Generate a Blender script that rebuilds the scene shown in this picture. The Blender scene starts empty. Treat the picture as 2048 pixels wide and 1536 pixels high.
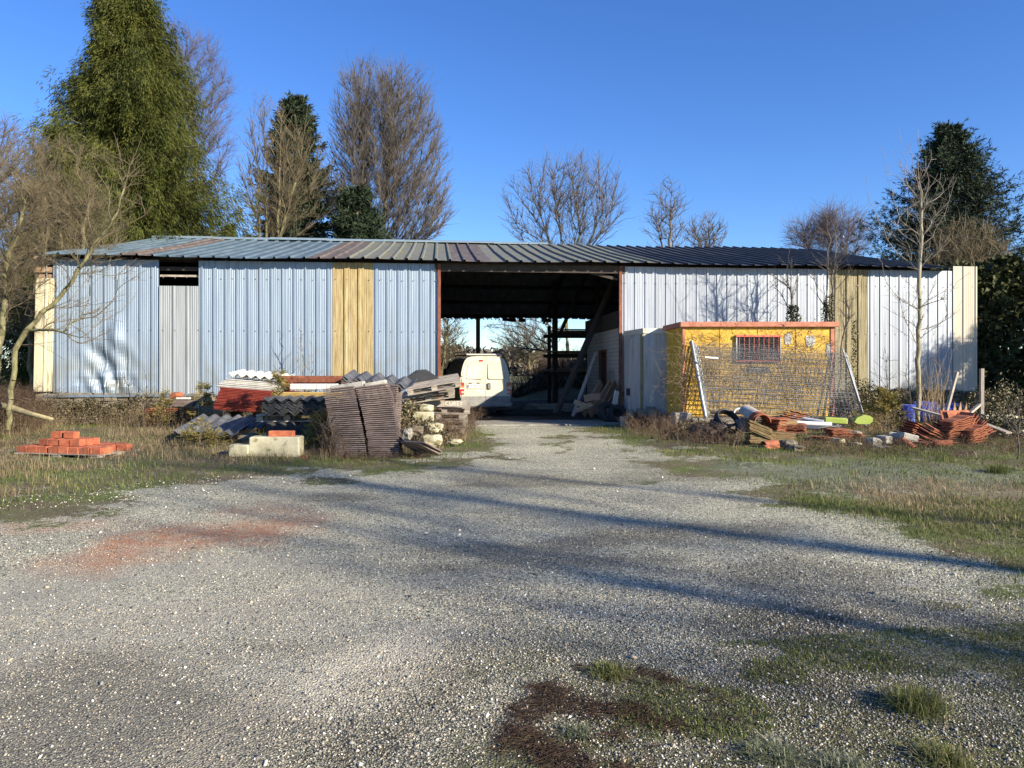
import bpy, math, random
import numpy as np
from mathutils import Vector, Matrix
# ------------------------------------------------------------------ camera, sky, sun, exposure
SC = bpy.context.scene
COL = SC.collection
F = 1500.0; HY = 740.0; CZ = 1.5            # focal length in px of a 2048 px wide frame, horizon row, eye height
cam_d = bpy.data.cameras.new("camera"); cam = bpy.data.objects.new("camera", cam_d); COL.objects.link(cam)
cam_d.sensor_width = 36; cam_d.lens = 36*F/2048; cam_d.shift_y = -(768-HY)/2048
cam_d.clip_start = 0.05; cam_d.clip_end = 3000
cam.location = (0, 0, CZ); cam.rotation_euler = (math.radians(90), 0, 0)
SC.camera = cam
SUN_AZ, SUN_EL = math.radians(54), math.radians(22)     # azimuth measured from straight behind the camera towards the right
to_sun = Vector((math.sin(SUN_AZ)*math.cos(SUN_EL), -math.cos(SUN_AZ)*math.cos(SUN_EL), math.sin(SUN_EL)))
W = bpy.data.worlds.new("World"); SC.world = W; W.use_nodes = True
wn = W.node_tree.nodes; wl = W.node_tree.links; wn.clear()
sky = wn.new("ShaderNodeTexSky"); sky.sky_type = 'NISHITA'; sky.sun_disc = False
sky.sun_elevation = SUN_EL; sky.sun_rotation = math.atan2(to_sun.x, to_sun.y)
sky.altitude = 300; sky.air_density = 1.0; sky.dust_density = 0.0; sky.ozone_density = 5.0
hsv = wn.new("ShaderNodeHueSaturation"); hsv.inputs['Saturation'].default_value = 1.15; hsv.inputs['Hue'].default_value = .5125
bg = wn.new("ShaderNodeBackground"); bg.inputs[1].default_value = 0.10
wo = wn.new("ShaderNodeOutputWorld")
wl.new(sky.outputs[0], hsv.inputs['Color']); wl.new(hsv.outputs[0], bg.inputs[0]); wl.new(bg.outputs[0], wo.inputs[0])
sun_d = bpy.data.lights.new("sun", 'SUN'); sun = bpy.data.objects.new("sun", sun_d); COL.objects.link(sun)
sun_d.energy = 5.0; sun_d.angle = math.radians(0.5); sun_d.color = (1.0, 0.88, 0.71)
sun.rotation_euler = to_sun.to_track_quat('Z', 'Y').to_euler()
SC.view_settings.view_transform = 'Standard'; SC.view_settings.look = 'None'
SC.view_settings.exposure = 1.12; SC.view_settings.gamma = 1.0
# ------------------------------------------------------------------ helpers
def P(px, py, Y): return Vector(((px-1024)/F*Y, Y, CZ+(HY-py)/F*Y))
def G(px, py): Y = CZ*F/(py-HY); return Vector(((px-1024)/F*Y, Y, 0))
def srgb(r, g, b):
    f = lambda c: (c/255/12.92) if c/255 <= .04045 else ((c/255+.055)/1.055)**2.4
    return (f(r), f(g), f(b), 1)
def lin(*c): return (c[0], c[1], c[2], 1)
MATS = {}
def mat(name, c1, c2=None, rough=.8, metal=0., scale=4., detail=6., bump=.0, bscale=30., stretch=(1,1,1), c3=None, spots=None,
        vary=.0, attr=None, ramp=(.35,.65), spec=.5, transl=0., low=None):
    """A procedural surface: two or three colours mixed by noise, optional spots, bump, per-object variation, 'tint' attribute."""
    if name in MATS: return MATS[name]
    m = bpy.data.materials.new(name); m.use_nodes = True; n = m.node_tree.nodes; l = m.node_tree.links; n.clear()
    o = n.new("ShaderNodeOutputMaterial"); b = n.new("ShaderNodeBsdfPrincipled")
    b.inputs['Roughness'].default_value = rough; b.inputs['Metallic'].default_value = metal
    b.inputs['Specular IOR Level'].default_value = spec
    tc = n.new("ShaderNodeTexCoord"); mp = n.new("ShaderNodeMapping"); mp.inputs['Scale'].default_value = stretch
    l.new(tc.outputs['Object'], mp.inputs[0])
    oi = n.new("ShaderNodeObjectInfo")
    add = n.new("ShaderNodeVectorMath"); add.operation = 'MULTIPLY_ADD'
    l.new(oi.outputs['Random'], add.inputs[0]); add.inputs[1].default_value = (37, 53, 71); l.new(mp.outputs[0], add.inputs[2])
    vec = add.outputs[0]
    nz = n.new("ShaderNodeTexNoise"); nz.inputs['Scale'].default_value = scale; nz.inputs['Detail'].default_value = detail
    nz.inputs['Roughness'].default_value = .65
    l.new(vec, nz.inputs['Vector'])
    cr = n.new("ShaderNodeValToRGB"); l.new(nz.outputs['Fac'], cr.inputs[0])
    e = cr.color_ramp.elements; e[0].position = ramp[0]; e[1].position = ramp[1]
    e[0].color = c1; e[1].color = c2 or c1
    if c3:
        k = e.new((ramp[0]+ramp[1])/2); k.color = c3
    col = cr.outputs[0]
    if attr:
        at = n.new("ShaderNodeAttribute"); at.attribute_name = attr
        cr2 = n.new("ShaderNodeValToRGB"); l.new(at.outputs['Fac'], cr2.inputs[0])
        cr2.color_ramp.elements[0].color = c1; cr2.color_ramp.elements[1].color = c2 or c1
        if c3: cr2.color_ramp.elements.new(.5).color = c3
        col = cr2.outputs[0]
    if spots:
        sc, thr, sc_col = spots
        s2 = n.new("ShaderNodeTexNoise"); s2.inputs['Scale'].default_value = sc; s2.inputs['Detail'].default_value = 5
        l.new(vec, s2.inputs['Vector'])
        r2 = n.new("ShaderNodeValToRGB"); r2.color_ramp.elements[0].position = thr; r2.color_ramp.elements[1].position = thr+.08
        l.new(s2.outputs['Fac'], r2.inputs[0])
        mx = n.new("ShaderNodeMix"); mx.data_type = 'RGBA'; l.new(r2.outputs[0], mx.inputs['Factor'])
        l.new(col, mx.inputs['A']); mx.inputs['B'].default_value = sc_col; col = mx.outputs['Result']
    if low:
        z0, z1, lc = low
        sz = n.new("ShaderNodeSeparateXYZ"); l.new(tc.outputs['Object'], sz.inputs[0]); m1 = n.new("ShaderNodeMapRange"); l.new(sz.outputs['Z'], m1.inputs[0])
        m1.inputs[1].default_value = z0; m1.inputs[2].default_value = z1; m1.inputs[3].default_value = 1; m1.inputs[4].default_value = 0
        ln_ = n.new("ShaderNodeTexNoise"); ln_.inputs['Scale'].default_value = 1.6; ln_.inputs['Detail'].default_value = 6; l.new(tc.outputs['Object'], ln_.inputs['Vector'])
        l2 = n.new("ShaderNodeMapRange"); l.new(ln_.outputs['Fac'], l2.inputs[0]); l2.inputs[1].default_value = .42; l2.inputs[2].default_value = .66
        mu = n.new("ShaderNodeMath"); mu.operation = 'MULTIPLY'; l.new(m1.outputs[0], mu.inputs[0]); l.new(l2.outputs[0], mu.inputs[1])
        mx = n.new("ShaderNodeMix"); mx.data_type = 'RGBA'; l.new(mu.outputs[0], mx.inputs['Factor']); l.new(col, mx.inputs['A']); mx.inputs['B'].default_value = lc; col = mx.outputs['Result']
    if vary:
        hs = n.new("ShaderNodeHueSaturation"); mr = n.new("ShaderNodeMapRange")
        l.new(oi.outputs['Random'], mr.inputs[0]); mr.inputs[3].default_value = 1-vary; mr.inputs[4].default_value = 1+vary
        l.new(mr.outputs[0], hs.inputs['Value']); l.new(col, hs.inputs['Color']); col = hs.outputs[0]
    l.new(col, b.inputs['Base Color'])
    if bump:
        bn = n.new("ShaderNodeTexNoise"); bn.inputs['Scale'].default_value = bscale; bn.inputs['Detail'].default_value = 8
        l.new(vec, bn.inputs['Vector'])
        bp = n.new("ShaderNodeBump"); bp.inputs['Strength'].default_value = bump; bp.inputs['Distance'].default_value = .01
        l.new(bn.outputs['Fac'], bp.inputs['Height']); l.new(bp.outputs[0], b.inputs['Normal'])
    if transl:
        tr = n.new("ShaderNodeBsdfTranslucent"); l.new(col, tr.inputs[0])
        ms = n.new("ShaderNodeMixShader"); ms.inputs[0].default_value = transl
        l.new(b.outputs[0], ms.inputs[1]); l.new(tr.outputs[0], ms.inputs[2]); l.new(ms.outputs[0], o.inputs[0])
    else: l.new(b.outputs[0], o.inputs[0])
    MATS[name] = m; return m
def tag(o, label=None, cat=None, group=None, kind=None):
    if label: o['label'] = label
    if cat:
        o['category'] = cat
        if not kind: o['kind'] = 'thing'
    if group: o['group'] = group
    if kind: o['kind'] = kind
    return o
def empty(name, loc=(0,0,0), rz=0., label=None, cat=None, group=None):
    o = bpy.data.objects.new(name, None); COL.objects.link(o); o.location = loc; o.rotation_euler = (0,0,rz)
    o.empty_display_size = .1
    return tag(o, label, cat, group)
def link(name, me, material, parent=None, loc=None, rot=None):
    o = bpy.data.objects.new(name, me); COL.objects.link(o)
    if material is not None: me.materials.append(material)
    if parent is not None: o.parent = parent
    if loc is not None: o.location = loc
    if rot is not None: o.rotation_euler = rot
    return o
def rotm(rx=0, ry=0, rz=0): return Matrix.Rotation(rz, 3, 'Z') @ Matrix.Rotation(ry, 3, 'Y') @ Matrix.Rotation(rx, 3, 'X')
class M:
    """Collects boxes, tubes and polygons; build() links them as one mesh object."""
    def __init__(s): s.v = []; s.f = []
    def add(s, vs, fs):
        b = len(s.v); s.v += [tuple(v) for v in vs]; s.f += [tuple(i+b for i in f) for f in fs]; return s
    def box(s, c, d, r=(0,0,0), taper=1., jit=0., rng=None):
        R = rotm(*r); c = Vector(c); vs = []
        for z in (-1,1):
            for y in (-1,1):
                for x in (-1,1):
                    t = taper if z > 0 else 1
                    p = Vector((x*d[0]/2*t, y*d[1]/2*t, z*d[2]/2))
                    if jit: p += Vector([(rng or random).uniform(-jit, jit) for _ in range(3)])
                    vs.append(c+R@p)
        return s.add(vs, [(0,2,3,1),(4,5,7,6),(0,1,5,4),(2,6,7,3),(0,4,6,2),(1,3,7,5)])
    def rbox(s, c, d, b, r=(0,0,0)):
        """box with chamfered edges"""
        R = rotm(*r); c = Vector(c); vs = []; x, y, z = d[0]/2, d[1]/2, d[2]/2
        ring = lambda ix, iy, zz: [(x-ix, -y+iy+b, zz), (x-ix, y-iy-b, zz), (x-ix-b, y-iy, zz), (-x+ix+b, y-iy, zz), (-x+ix, y-iy-b, zz),
                                  (-x+ix, -y+iy+b, zz), (-x+ix+b, -y+iy, zz), (x-ix-b, -y+iy, zz)]
        pts = ring(b, b, -z)+ring(0, 0, -z+b)+ring(0, 0, z-b)+ring(b, b, z)
        vs = [c+R@Vector(p) for p in pts]; fs = [tuple(reversed(range(8))), tuple(range(24, 32))]
        for k in range(3):
            for i in range(8): j = (i+1) % 8; fs.append((k*8+i, k*8+j, k*8+8+j, k*8+8+i))
        return s.add(vs, fs)
    def tube(s, pts, r, n=8, cap=True):
        pts = [Vector(p) for p in pts]; rs = r if isinstance(r, (list, tuple)) else [r]*len(pts); b = []; fs = []
        for i, p in enumerate(pts):
            d = (pts[min(i+1, len(pts)-1)]-pts[max(i-1, 0)]).normalized()
            u = d.cross(Vector((0,0,1)) if abs(d.z) < .95 else Vector((1,0,0))).normalized(); w = d.cross(u)
            b += [p+(u*math.cos(2*math.pi*k/n)+w*math.sin(2*math.pi*k/n))*rs[i] for k in range(n)]
        for i in range(len(pts)-1):
            for k in range(n): fs.append((i*n+k, i*n+(k+1)%n, (i+1)*n+(k+1)%n, (i+1)*n+k))
        if cap: fs += [tuple(reversed(range(n))), tuple(range((len(pts)-1)*n, len(pts)*n))]
        return s.add(b, fs)
    def beam(s, p0, p1, w, h, roll=0.):
        p0 = Vector(p0); p1 = Vector(p1); d = p1-p0; L = d.length; q = d.to_track_quat('X', 'Z').to_matrix() @ Matrix.Rotation(roll, 3, 'X')
        c = (p0+p1)/2; vs = [c+q@Vector((x*L/2, y*w/2, z*h/2)) for z in (-1,1) for y in (-1,1) for x in (-1,1)]
        return s.add(vs, [(0,2,3,1),(4,5,7,6),(0,1,5,4),(2,6,7,3),(0,4,6,2),(1,3,7,5)])
    def rock(s, c, d, seed=0, r=(0,0,0)):
        rg = random.Random(seed); R = rotm(*r); c = Vector(c); vs = []; fs = []; nu, nv = 9, 6
        for j in range(1, nv):
            th = math.pi*j/nv
            for i in range(nu):
                ph = 2*math.pi*i/nu; q = 1+rg.uniform(-.2, .16)
                vs.append(c+R@Vector((math.copysign(abs(math.cos(ph)*math.sin(th))**.7, math.cos(ph))*d[0]/2*q,
                    math.copysign(abs(math.sin(ph)*math.sin(th))**.7, math.sin(ph))*d[1]/2*q, math.copysign(abs(math.cos(th))**.7, math.cos(th))*d[2]/2*q)))
        t = len(vs); vs += [c+R@Vector((0,0,d[2]/2*.95)), c+R@Vector((0,0,-d[2]/2*.95))]
        for j in range(nv-2):
            for i in range(nu): k = (i+1)%nu; fs.append((j*nu+i, (j+1)*nu+i, (j+1)*nu+k, j*nu+k))
        for i in range(nu): k = (i+1)%nu; fs += [(t, i, k), (t+1, (nv-2)*nu+k, (nv-2)*nu+i)]
        return s.add(vs, fs)
    def prism(s, pts2, y0, y1, axis='Y'):
        n = len(pts2)
        f = {'Y': lambda p, t: (p[0], t, p[1]), 'X': lambda p, t: (t, p[0], p[1]), 'Z': lambda p, t: (p[0], p[1], t)}[axis]
        vs = [f(p, y0) for p in pts2]+[f(p, y1) for p in pts2]
        return s.add(vs, [tuple(range(n)), tuple(reversed(range(n, 2*n)))]+[(i, n+i, n+(i+1)%n, (i+1)%n) for i in range(n)])
    def mesh(s, name, fix=True):
        me = bpy.data.meshes.new(name); me.from_pydata(s.v, [], s.f)
        if fix:
            import bmesh
            bm = bmesh.new(); bm.from_mesh(me); bmesh.ops.recalc_face_normals(bm, faces=bm.faces); bm.to_mesh(me); bm.free()
        me.update(); return me
    def build(s, name, material, parent=None, loc=None, rot=None, smooth=False, label=None):
        me = s.mesh(name)
        if smooth: me.shade_smooth()
        o = link(name, me, material, parent, loc, rot)
        if label: o['label'] = label
        return o
def npmesh(name, V, faces_list, tint=None, mat_idx=None):
    """V (n,3); faces_list = list of int arrays (m,k), k equal inside an array"""
    me = bpy.data.meshes.new(name); V = np.asarray(V, dtype=np.float32)
    me.vertices.add(len(V)); me.vertices.foreach_set('co', V.ravel())
    li = np.concatenate([f.ravel() for f in faces_list]).astype(np.int32)
    tot = np.concatenate([np.full(len(f), f.shape[1]) for f in faces_list]).astype(np.int32)
    st = np.concatenate([[0], np.cumsum(tot)[:-1]]).astype(np.int32)
    me.loops.add(len(li)); me.loops.foreach_set('vertex_index', li)
    me.polygons.add(len(tot)); me.polygons.foreach_set('loop_start', st); me.polygons.foreach_set('loop_total', tot)
    if tint is not None:
        a = me.attributes.new('tint', 'FLOAT', 'POINT'); a.data.foreach_set('value', np.asarray(tint, dtype=np.float32))
    me.update(calc_edges=True); me.validate(); return me
def norm(a): return a/np.maximum(np.linalg.norm(a, axis=-1, keepdims=True), 1e-9)
def segmesh(name, P0, P1, R0, R1, n=3, tint=None):
    P0 = np.asarray(P0, float); P1 = np.asarray(P1, float); N = len(P0)
    d = norm(P1-P0); ref = np.where(np.abs(d[:, 2:3]) < .9, np.array([[0,0,1.]]), np.array([[1.,0,0]]))
    u = norm(np.cross(d, ref)); w = np.cross(d, u); a = 2*np.pi*np.arange(n)/n
    ring = u[:, None, :]*np.cos(a)[None, :, None]+w[:, None, :]*np.sin(a)[None, :, None]
    V = np.stack([P0[:, None]+ring*np.asarray(R0)[:, None, None], P1[:, None]+ring*np.asarray(R1)[:, None, None]], 1).reshape(-1, 3)
    b = (np.arange(N)*2*n)[:, None]; k = np.arange(n); k2 = (k+1) % n
    q = np.stack([b+k, b+k2, b+n+k2, b+n+k], -1).reshape(-1, 4)
    t = None if tint is None else np.repeat(tint, 2*n)
    return npmesh(name, V, [q], t)
def inside(poly, x, y):
    r = np.zeros(x.shape, bool); n = len(poly)
    for i in range(n):
        x0, y0 = poly[i]; x1, y1 = poly[(i+1) % n]
        c = ((y0 > y) != (y1 > y)) & (x < (x1-x0)*(y-y0)/((y1-y0) or 1e-9)+x0); r ^= c
    return r
def hashn(ix, iy, s):
    h = (ix.astype(np.int64)*374761393+iy.astype(np.int64)*668265263+s*1442695041) & 0x7fffffff
    h = ((h ^ (h >> 13))*1274126177) & 0x7fffffff; return ((h ^ (h >> 16)) & 0xffff)/65535.
def vnoise(x, y, s=0, octv=1):
    tot = 0; amp = 1; A = 0
    for o in range(octv):
        X = x*2**o; Y = y*2**o; ix = np.floor(X); iy = np.floor(Y); fx = X-ix; fy = Y-iy; fx = fx*fx*(3-2*fx); fy = fy*fy*(3-2*fy)
        a = hashn(ix, iy, s+o); b = hashn(ix+1, iy, s+o); c = hashn(ix, iy+1, s+o); d = hashn(ix+1, iy+1, s+o)
        tot = tot+amp*((a*(1-fx)+b*fx)*(1-fy)+(c*(1-fx)+d*fx)*fy); A += amp; amp *= .55
    return tot/A
def tpx(X, Y): return 1024+X/Y*F, HY+CZ*F/Y
def scatter(poly, n, rng, x0=None, margin=0):
    """n random ground points inside a polygon drawn on the plan through its pixel outline; even over the ground"""
    pts = [G(*p) for p in poly]; X = [p.x for p in pts]; Y = [p.y for p in pts]
    out = np.zeros((0, 2))
    for _ in range(60):
        x = rng.uniform(min(X), max(X), n*2); y = rng.uniform(min(Y), max(Y), n*2)
        k = inside([(p.x, p.y) for p in pts], x, y); out = np.vstack([out, np.stack([x[k], y[k]], 1)])
        if len(out) >= n: break
    return out[:n]
# ------------------------------------------------------------------ ground
GRASS_L = [(-1500,1075),(-300,1045),(0,1030),(120,1012),(250,990),(400,968),(560,955),(700,952),(850,940),(940,915),(992,888),(985,868),(945,850),(940,838),(-1500,838)]
GRASS_R = [(1165,862),(1210,880),(1290,905),(1400,930),(1470,958),(1560,990),(1660,1020),(1800,1062),(1930,1110),(2048,1160),(3300,1500),(3300,838),(1130,838)]
STRIP = [(1072,872),(1110,866),(1165,884),(1170,894),(1110,894),(1078,882)]
FROST = [(1390,925),(1700,928),(2048,945),(3000,990),(3000,1050),(2048,985),(1800,985),(1600,975),(1450,955)]
DRY = [(1700,985),(1850,962),(2048,975),(2600,1010),(2600,1110),(2048,1050),(1900,1030),(1760,1010)]
MOSS = [(960,1560),(1000,1400),(1080,1325),(1250,1290),(1500,1280),(1750,1260),(2048,1245),(2048,1130),(2600,1200),(2600,1600)]
LITTER = [(900,1600),(960,1470),(1010,1370),(1110,1315),(1260,1320),(1420,1360),(1500,1440),(1420,1520),(1250,1540),(1100,1600)]
LITTER2 = [(1480,1245),(1560,1205),(1700,1215),(1720,1250),(1600,1290),(1500,1285)]
RUST = [(120,1120),(200,1085),(330,1062),(480,1042),(585,1038),(640,1048),(560,1075),(420,1088),(300,1110),(180,1135)]
RUST2 = [(-100,1058),(60,1040),(190,1036),(230,1044),(140,1056),(-100,1075)]
RUST3 = [(420,1008),(560,1004),(660,1020),(560,1036),(430,1030)]
DUST = [(280,1560),(420,1480),(560,1400),(640,1330),(760,1290),(880,1262),(920,1275),(800,1320),(700,1370),(560,1450),(430,1560)]
DARK_GRAVEL = [(400,1600),(470,1540),(590,1450),(720,1380),(830,1325),(930,1285),(1010,1290),(1030,1330),(960,1400),(900,1500),(880,1600)]  # outline inside which the gravel colour is darkened
SMOOTH = [(-600,1700),(-600,1180),(200,1130),(450,1110),(700,1120),(850,1170),(900,1230),(700,1330),(420,1500),(300,1700)]
def fade(poly, px, py, w, seed, X, Y, nscale=1.2):
    """soft-edged mask: averages the polygon test over jittered copies"""
    acc = 0; K = 9
    for k in range(K):
        a = 2*math.pi*k/(K-1); r = 0 if k == K-1 else 1
        s = w*(py-HY)/250
        jx = (vnoise(X*nscale, Y*nscale, seed, 3)-.5)*5.0*s; jy = (vnoise(X*nscale+9, Y*nscale, seed+7, 3)-.5)*1.8*s
        acc = acc+inside(poly, px+jx+math.cos(a)*s*r, py+jy+math.sin(a)*s*r*.4)
    return acc/K
def axis(a): return np.unique(np.round(np.concatenate(a), 3))
gx = axis([-np.geomspace(16, 900, 40), np.arange(-16, 16.01, .1), np.geomspace(16, 900, 40)])
gy = axis([-np.geomspace(1.5, 900, 34), np.arange(-1.5, 8, .07), np.arange(8, 26, .1), np.geomspace(26, 1200, 70)])
def height(X, Y):
    h = (vnoise(X*.35, Y*.35, 3, 2)-.5)*.03+(vnoise(X*2, Y*2, 5, 2)-.5)*.018
    side = np.clip((np.abs(X-.4+.03*Y)-1.6)/2., 0, 1)*np.clip((Y-9)/3, 0, 1)*np.clip((20.5-Y)/2, 0, 1)
    h = h+side*(vnoise(X*1.3, Y*1.3, 11, 3)*.10)
    bank = np.exp(-((Y-44-.15*X)/4.)**2)*1.75*np.clip((X-.3)/2.0, 0, 1)*np.clip((90-np.abs(X))/20, 0, 1)
    far = np.clip((Y-60)/300, 0, 1)*3.*vnoise(X*.01, Y*.01, 4, 2)
    return h+bank*(.8+.4*vnoise(X*.8, Y*.8, 8, 3))+far
XX, YY = np.meshgrid(gx, gy); ZZ = height(XX, YY)
V = np.stack([XX.ravel(), YY.ravel(), ZZ.ravel()], 1); nx_, ny_ = len(gx), len(gy)
ii = (np.arange(ny_-1)[:, None]*nx_+np.arange(nx_-1)[None]).ravel()
gme = npmesh("ground", V, [np.stack([ii, ii+1, ii+1+nx_, ii+nx_], 1)])
Xr, Yr = V[:, 0], V[:, 1]; ok = Yr > 2.0; Ys = np.where(ok, Yr, 2.0); px, py = tpx(Xr, Ys)
def attr(name, val):
    a = gme.attributes.new(name, 'FLOAT', 'POINT'); a.data.foreach_set('value', np.where(ok, val, 0).astype(np.float32))
grassm = np.maximum(fade(GRASS_L, px, py, 60, 21, Xr, Yr), fade(GRASS_R, px, py, 95, 22, Xr, Yr))
grassm = np.maximum(grassm, fade(STRIP, px, py, 55, 23, Xr, Yr))
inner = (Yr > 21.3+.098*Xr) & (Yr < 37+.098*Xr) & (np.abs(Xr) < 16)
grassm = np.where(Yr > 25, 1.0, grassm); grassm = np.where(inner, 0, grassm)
attr('grass', grassm)
attr('frost', fade(FROST, px, py, 30, 24, Xr, Yr)); attr('dry', fade(DRY, px, py, 12, 25, Xr, Yr))
attr('moss', fade(MOSS, px, py, 60, 26, Xr, Yr)); attr('litter', np.maximum(fade(LITTER, px, py, 95, 27, Xr, Yr), .8*fade(LITTER2, px, py, 22, 28, Xr, Yr)))
attr('rust', np.maximum(np.maximum(fade(RUST, px, py, 34, 29, Xr, Yr), .55*fade(RUST2, px, py, 22, 30, Xr, Yr)), .45*fade(RUST3, px, py, 14, 31, Xr, Yr)))
attr('dust', fade(DUST, px, py, 34, 32, Xr, Yr)); attr('smooth', fade(SMOOTH, px, py, 60, 33, Xr, Yr))
attr('dark_gravel', np.maximum(fade(DARK_GRAVEL, px, py, 45, 34, Xr, Yr), .7*np.clip((vnoise(Xr*.45+3, Yr*.8, 61, 4)-.55)/.1, 0, 1)*np.clip((13-Yr)/3, 0, 1)))
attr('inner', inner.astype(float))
gm = bpy.data.materials.new("gravel_ground"); gm.use_nodes = True; n = gm.node_tree.nodes; l = gm.node_tree.links; n.clear()
go = n.new("ShaderNodeOutputMaterial"); gb = n.new("ShaderNodeBsdfPrincipled"); gb.inputs['Roughness'].default_value = .9; gb.inputs['Specular IOR Level'].default_value = .25
l.new(gb.outputs[0], go.inputs[0]); tc = n.new("ShaderNodeTexCoord"); OB = tc.outputs['Object']
def noise(scale, det=4, rough=.6, vec=OB, out='Fac', dist=0):
    q = n.new("ShaderNodeTexNoise"); q.inputs['Scale'].default_value = scale; q.inputs['Detail'].default_value = det
    q.inputs['Roughness'].default_value = rough; q.inputs['Distortion'].default_value = dist; l.new(vec, q.inputs['Vector']); return q.outputs[out]
def voro(scale, out='Color', rnd=1.):
    q = n.new("ShaderNodeTexVoronoi"); q.inputs['Scale'].default_value = scale; q.inputs['Randomness'].default_value = rnd; l.new(OB, q.inputs['Vector']); return q.outputs[out]
def ramp(fac, stops):
    r = n.new("ShaderNodeValToRGB"); l.new(fac, r.inputs[0]); e = r.color_ramp.elements
    while len(e) < len(stops): e.new(.5)
    for k, (p, c) in enumerate(stops): e[k].position = p; e[k].color = c if len(c) == 4 else (*c, 1)
    return r.outputs[0]
def mixc(f, a, b, mode='MIX'):
    m = n.new("ShaderNodeMix"); m.data_type = 'RGBA'; m.blend_type = mode; m.clamp_factor = True
    for s, v in ((m.inputs['Factor'], f), (m.inputs['A'], a), (m.inputs['B'], b)):
        if isinstance(v, (int, float, tuple)): s.default_value = v
        else: l.new(v, s)
    return m.outputs['Result']
def mth(op, a, b=0., c=0.):
    m = n.new("ShaderNodeMath"); m.operation = op; m.use_clamp = False
    for s, v in zip(m.inputs, (a, b, c)):
        if isinstance(v, (int, float)): s.default_value = v
        else: l.new(v, s)
    return m.outputs[0]
def at(name):
    a = n.new("ShaderNodeAttribute"); a.attribute_name = name; return a.outputs['Fac']
sep = n.new("ShaderNodeSeparateColor"); l.new(voro(80), sep.inputs[0]); sep2 = n.new("ShaderNodeSeparateColor"); l.new(voro(210), sep2.inputs[0])
STONES = [(0, (.036,.038,.034)), (.2, (.105,.107,.09)), (.45, (.26,.262,.20)), (.68, (.42,.42,.325)), (.88, (.60,.585,.45)), (1, (.78,.75,.60))]
stA = ramp(sep.outputs[0], STONES); stB = ramp(sep2.outputs[1], STONES)
sel = ramp(noise(14, 3), [(.42, (0,0,0)), (.58, (1,1,1))])
stone = mixc(sel, stA, stB)
edge = ramp(voro(80, 'Distance'), [(.0, (1.5,1.5,1.5)), (.42, (1.3,1.3,1.3)), (.70, (.40,.40,.40))])
stone = mixc(.8, stone, edge, 'MULTIPLY')
big = ramp(noise(.55, 6), [(.35, (1.0,1.0,.98)), (.65, (1.55,1.53,1.45))]); stone = mixc(1., stone, big, 'MULTIPLY')
mud = ramp(noise(3, 6), [(.3, (.28,.266,.215)), (.7, (.46,.433,.35))])
fine = ramp(sep2.outputs[0], [(0, (.16,.155,.13)), (.5, (.35,.335,.27)), (1, (.62,.585,.48))])
soft = mixc(.5, mud, fine)
col = mixc(mth('MULTIPLY', at('smooth'), ramp(noise(1.3, 5), [(.3, (.35,)*3), (.6, (.8,)*3)])), stone, soft)
col = mixc(mth('MULTIPLY', at('dust'), ramp(noise(7, 5), [(.35, (.55,)*3), (.6, (1.,)*3)])), col, mixc(.3, (.86,.78,.59,1), fine))
col = mixc(mth('MULTIPLY', at('dark_gravel'), .9), col, mixc(.9, col, (.30,.28,.26,1), 'MULTIPLY'))
rustc = ramp(noise(9, 5), [(.3, (.26,.10,.055)), (.6, (.52,.21,.10)), (.8, (.42,.29,.2))])
col = mixc(mth('MULTIPLY', at('rust'), ramp(noise(5, 8, .8), [(.32, (.15,)*3), (.56, (.98,)*3)])), col, mixc(.5, rustc, mixc(1., mixc(.5, col, (.5,.5,.5,1)), (1.0,.50,.27,1), 'MULTIPLY')))
mossf = mth('MULTIPLY', at('moss'), ramp(noise(1.6, 8, .72), [(.33, (0,)*3), (.50, (.9,)*3)]))
col = mixc(mossf, col, ramp(noise(22, 5), [(.3, (.035,.028,.018)), (.5, (.075,.08,.028)), (.68, (.17,.18,.055)), (.85, (.26,.25,.15))]))
litf = mth('MULTIPLY', at('litter'), ramp(noise(10, 10, .85), [(.38, (.0,)*3), (.56, (.9,)*3)]))
col = mixc(litf, col, ramp(noise(40, 5), [(.3, (.022,.014,.01)), (.6, (.06,.04,.028)), (.8, (.13,.1,.075))]))
soil = ramp(noise(17, 8, .75), [(.3, (.06,.045,.028)), (.5, (.15,.12,.07)), (.68, (.27,.22,.135)), (.85, (.42,.36,.24))])
green = ramp(noise(23, 6, .7), [(.3, (.05,.07,.018)), (.55, (.13,.17,.04)), (.8, (.25,.26,.09))])
gcol = mixc(ramp(noise(.9, 6, .7), [(.42, (0,)*3), (.58, (.9,)*3)]), soil, green)
gcol = mixc(mth('MULTIPLY', at('frost'), ramp(noise(5, 6, .7), [(.3, (.35,)*3), (.6, (.9,)*3)])), gcol, ramp(noise(30, 4), [(.3, (.11,.135,.08)), (.7, (.30,.32,.235))]))
gcol = mixc(mth('MULTIPLY', at('dry'), .8), gcol, ramp(noise(25, 5), [(.3, (.12,.09,.05)), (.7, (.36,.29,.18))]))
stonyg = mth('MULTIPLY', ramp(sep.outputs[2], [(.78, (0,)*3), (.82, (1,)*3)]), ramp(noise(2.1, 5), [(.5, (0,)*3), (.65, (1,)*3)]))
gcol = mixc(stonyg, gcol, stone)
gf = mth('ADD', at('grass'), mth('MULTIPLY', mth('SUBTRACT', noise(6, 9, .82), .5), 2.4))
gfac = ramp(gf, [(.44, (0,)*3), (.56, (1,)*3)])
col = mixc(gfac, col, gcol)
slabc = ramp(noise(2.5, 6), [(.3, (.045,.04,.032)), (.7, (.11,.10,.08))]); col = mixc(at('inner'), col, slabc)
l.new(col, gb.inputs['Base Color'])
hgt = mth('ADD', mth('MULTIPLY', voro(80, 'Distance'), -.8), mth('ADD', mth('MULTIPLY', voro(210, 'Distance'), -.25), mth('MULTIPLY', noise(24, 8), 1.4)))
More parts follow.
